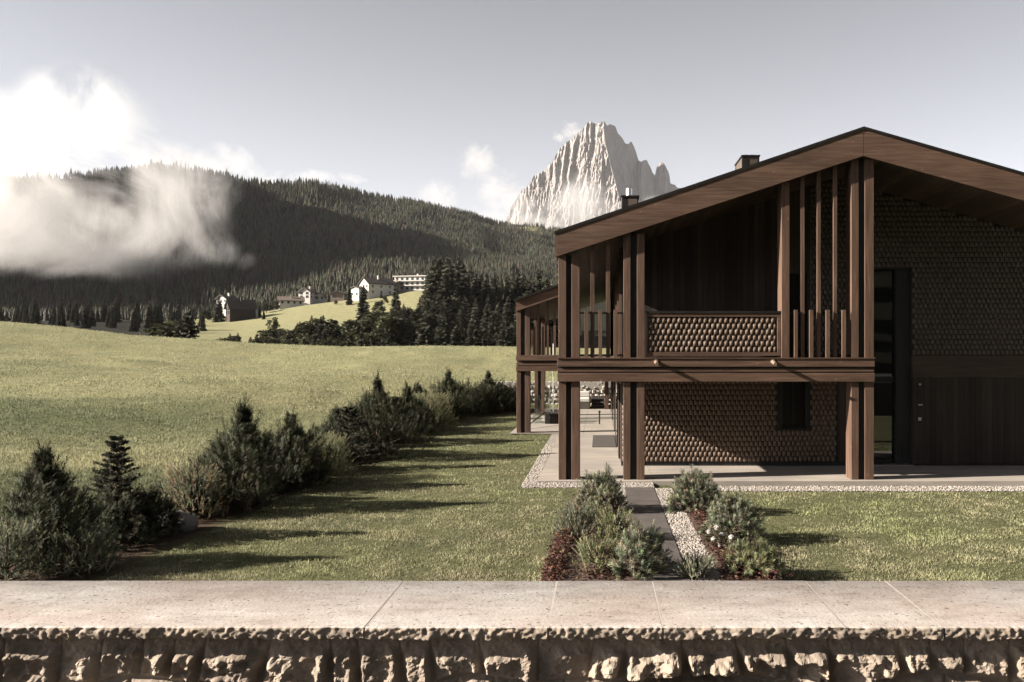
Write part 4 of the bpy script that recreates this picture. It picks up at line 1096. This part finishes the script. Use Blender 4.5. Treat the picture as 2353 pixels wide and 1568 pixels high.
for q,ty,Y in ((596,700,405),(612,694,420),(606,712,390),(634,690,440),(575,690,425),(755,676,440),(772,690,415),(548,690,440),(481,705,420),(470,712,410),(660,676,445),(640,700,425),(876,668,420),(884,680,395),(870,690,370),(768,668,450)):
    place('leafy' if random.random()<.6 else 'spruce',q,ty,Y,'small tree growing among the hillside houses',g4,1.4)

# ------------------------------------------------------------------ houses on the hill
def house(name,q,yb,Y,w,d,hw,hr,rot,wallm,roofm,label,cat='house',rows=2,cols=3,flat=False,chim=True,balcony=False,over=.7):
    X=PX(q,Y); z=PZ(yb,Y)
    t=empty(name,(X,Y,z),label,cat); t.rotation_euler=(0,0,R(rot))
    def b(mb,nm,m):
        o=mb.build(nm,m,None); o.parent=t; return o
    W=MB(); W.box(-w/2,w/2,-d/2,d/2,-4,hw)
    if not flat: W.prism_y([(-w/2,hw),(w/2,hw),(0,hw+hr)],-d/2,d/2)
    b(W,'wall',wallm)
    R_=MB()
    if flat: R_.box(-w/2-over,w/2+over,-d/2-over,d/2+over,hw+.01,hw+.45)
    else:
        k=hr/(w/2); zo=hw-k*over
        R_.prism_y([(-w/2-over,zo+.02),(0,hw+hr+.02),(w/2+over,zo+.02),(w/2+over,zo+.42),(0,hw+hr+.45),(-w/2-over,zo+.42)][::-1],-d/2-over,d/2+over)
    ro=b(R_,'roof',roofm)
    if chim: c_=b(MB().box(w*.12,w*.12+.8,-.4,.4,hw+(hr if not flat else 0)-.6,hw+(hr if not flat else .4)+1.3),'chimney',wallm); c_.parent=ro
    for i in range(rows):
        for j in range(cols):
            x=-w/2+w*(j+.5)/cols; zz=.9+i*(hw-.3)/rows
            wo_=b(MB().box(x-w/cols*.24,x+w/cols*.24,-d/2-.06,-d/2-.01,zz,zz+1.35),'window',farglass_m)
            b(MB().box(w/2+.01,w/2+.06,-d/2+d*(j+.5)/cols-.5,-d/2+d*(j+.5)/cols+.5,zz,zz+1.3),'window',farglass_m)
            b(MB().box(-w/2-.06,-w/2-.01,-d/2+d*(j+.5)/cols-.5,-d/2+d*(j+.5)/cols+.5,zz,zz+1.3),'window',farglass_m)
        if balcony: b(MB().box(-w/2,w/2,-d/2-1.3,-d/2-.07,.25+i*(hw-.3)/rows,.75+i*(hw-.3)/rows),'balcony',wallm)
    return t
house('dark_chalet',553,727,400,7.2,11.5,3.8,3.6,-52,farwood_m,farroof_m,'dark timber chalet with steep slate roof at the left end of the hill field',rows=2,cols=2)
house('white_house',522,710,430,6.8,7,4.8,1.8,-25,plaster_m,farroof_m,'white house with flat dark roof rising behind the dark timber chalet',rows=2,cols=3)
house('white_garage',582,722,405,5.0,4.5,2.4,.8,0,plaster_m,farroof_m,'tiny white garage right of the dark timber chalet','garage',rows=1,cols=1,chim=False)
house('long_farmhouse',669,703,435,7.5,11.5,2.4,1.9,-68,plaster_m,brownroof_m,'long low house with brown roof at the field edge',rows=1,cols=4)
house('white_villa',707,690,450,6.5,7,4.0,2.0,-10,plaster_m,brownroof_m,'small white villa behind the long low brown roofed house',rows=2,cols=2)
house('white_cottage',736,692,455,5.0,5,2.6,1.4,10,plaster_m,brownroof_m,'white cottage right of the small white villa',rows=1,cols=2)
house('brown_barn',779,689,440,7.0,6,2.8,1.2,0,brownroof_m,farroof_m,'low brown barn between the cottage and the big white house','barn',rows=1,cols=2,chim=False)
house('big_white_house',866,680,430,9.5,14,5.8,2.9,-48,plaster_m,farroof_m,'big white house with dark gabled roof on the hill',rows=2,cols=3)
house('white_annex',825,684,425,6.0,6,4.2,.9,-30,plaster_m,farroof_m,'low white annex at the left of the big white house',rows=1,cols=2,chim=False)
house('cream_house',906,668,440,6.0,6,3.2,1.2,-15,cream_m,farroof_m,'small cream house between the big white house and the hotel',rows=1,cols=2)
house('hotel',950,671,445,17,9,7.6,.5,-12,plaster_m,plaster_m,'white flat roofed hotel with three rows of balconies','hotel',rows=3,cols=6,flat=True,balcony=True)

# ------------------------------------------------------------------ clouds and air
def cloud(name,lobes,Y,depth,nscale,dens,label,gain=3.0,amp=1.3,cut=.15,step=.35,detail=6):
    """lobes: (photo x, photo y, half width, half height) at distance Y"""
    m=D.materials.new(name); m.use_nodes=True; t=m.node_tree; t.nodes.clear()
    out=t.nodes.new('ShaderNodeOutputMaterial'); pv=t.nodes.new('ShaderNodeVolumePrincipled')
    pv.inputs['Color'].default_value=(.88,.87,.86,1); pv.inputs['Anisotropy'].default_value=.45
    tc=t.nodes.new('ShaderNodeTexCoord'); pos=tc.outputs['Object']
    def math_(op,a,b=None):
        n=t.nodes.new('ShaderNodeMath'); n.operation=op
        for i,v in ((0,a),(1,b)):
            if v is None: continue
            if hasattr(v,'is_output'): t.links.new(v,n.inputs[i])
            else: n.inputs[i].default_value=v
        return n.outputs[0]
    s_=Y/F; acc=None; lo=np.array([1e9]*3); hi=-lo
    for k,(x,y,rx,rz,wt) in enumerate([l if len(l)>4 else (*l,1.0) for l in lobes]):
        c=np.array([PX(x,Y),Y+depth*(.25*math.sin(k*2.1)),PZ(y,Y)]); r=np.array([rx*s_,depth,rz*s_])
        lo=np.minimum(lo,c-r*1.1); hi=np.maximum(hi,c+r*1.1)
        mp=t.nodes.new('ShaderNodeMapping'); mp.inputs['Scale'].default_value=tuple(1/r); mp.inputs['Location'].default_value=tuple(-c/r); t.links.new(pos,mp.inputs[0])
        ln=t.nodes.new('ShaderNodeVectorMath'); ln.operation='LENGTH'; t.links.new(mp.outputs[0],ln.inputs[0])
        v=math_('MULTIPLY',math_('SUBTRACT',1.0,ln.outputs['Value']),wt); acc=v if acc is None else math_('MAXIMUM',acc,v)
    nz=noise(t,coords(t,1/nscale),detail,.68,dist=1.1)
    f=math_('ADD',math_('MULTIPLY',math_('SUBTRACT',nz,.5),amp),math_('MULTIPLY',acc,1.0)); f=math_('SUBTRACT',f,cut)
    f=math_('MULTIPLY',f,gain); f=math_('MAXIMUM',math_('MINIMUM',f,1.0),0.0)
    edge=math_('MAXIMUM',math_('MINIMUM',math_('MULTIPLY',acc,4.0),1.0),0.0); f=math_('MULTIPLY',f,edge)
    t.links.new(math_('MULTIPLY',f,dens),pv.inputs['Density']); t.links.new(pv.outputs[0],out.inputs['Volume'])
    for ob in (m,):
        try: ob.cycles.volume_step_rate=step
        except Exception: pass
    o=MB().box(lo[0],hi[0],lo[1],hi[1],lo[2],hi[2]).build(name,m); tag(o,label,'cloud',kind='stuff'); return o
cloud('cloud',[(10,490,310,150,1.25),(-150,430,260,210,1.0),(80,350,180,130,.7),(215,300,140,150,.95),(330,400,210,105,.85),(440,480,120,150,.8),(500,570,80,50,.6),(180,570,300,80,.8),(370,540,170,90,.7)],620,75,75,.015,'bright sunlit cloud bank lying on the forest hill at left',amp=4.4,cut=.2,gain=1.9,detail=10,step=.22)
cloud('cloud',[(1100,375,60,55),(1140,430,75,60),(1190,480,80,60),(1005,455,60,45,.8),(1130,505,90,45)],5400,260,190,.005,'soft white cloud rising left of the pale rock peak',amp=3.2,cut=.2,gain=1.0)
cloud('cloud',[(1330,475,95,90),(1420,500,90,55),(1260,520,80,40),(1500,495,60,50)],5350,180,190,.008,'thin mist hanging in front of the foot of the rock peak',amp=2.6,cut=.05,gain=1.0)
cloud('cloud',[(1312,302,34,30),(1285,315,20,16)],5950,120,80,.008,'tiny white puff touching the left shoulder of the rock peak',amp=2.6,cut=.2,gain=1.2)
cloud('cloud',[(540,372,55,50),(610,412,100,26),(500,395,70,40)],2400,150,80,.006,'wispy white cloud peeping over the forest ridge beside the cloud bank',amp=3.2,cut=.2,gain=1.1)
cloud('cloud',[(725,405,65,14),(800,408,45,9)],4000,150,90,.006,'small flat cloud streak above the middle of the forest ridge',amp=2.8,cut=.2,gain=1.1)
# air: far things fade to pale
hm=D.materials.new('haze'); hm.use_nodes=True; ht=hm.node_tree; ht.nodes.clear()
ho=ht.nodes.new('ShaderNodeOutputMaterial'); hv=ht.nodes.new('ShaderNodeVolumePrincipled')
hv.inputs['Color'].default_value=(.96,.97,1,1); hv.inputs['Density'].default_value=1.6e-5
ht.links.new(hv.outputs[0],ho.inputs['Volume'])
o=MB().box(-6000,6000,-300,12500,-900,2100).build('haze',hm); tag(o,kind='stuff')
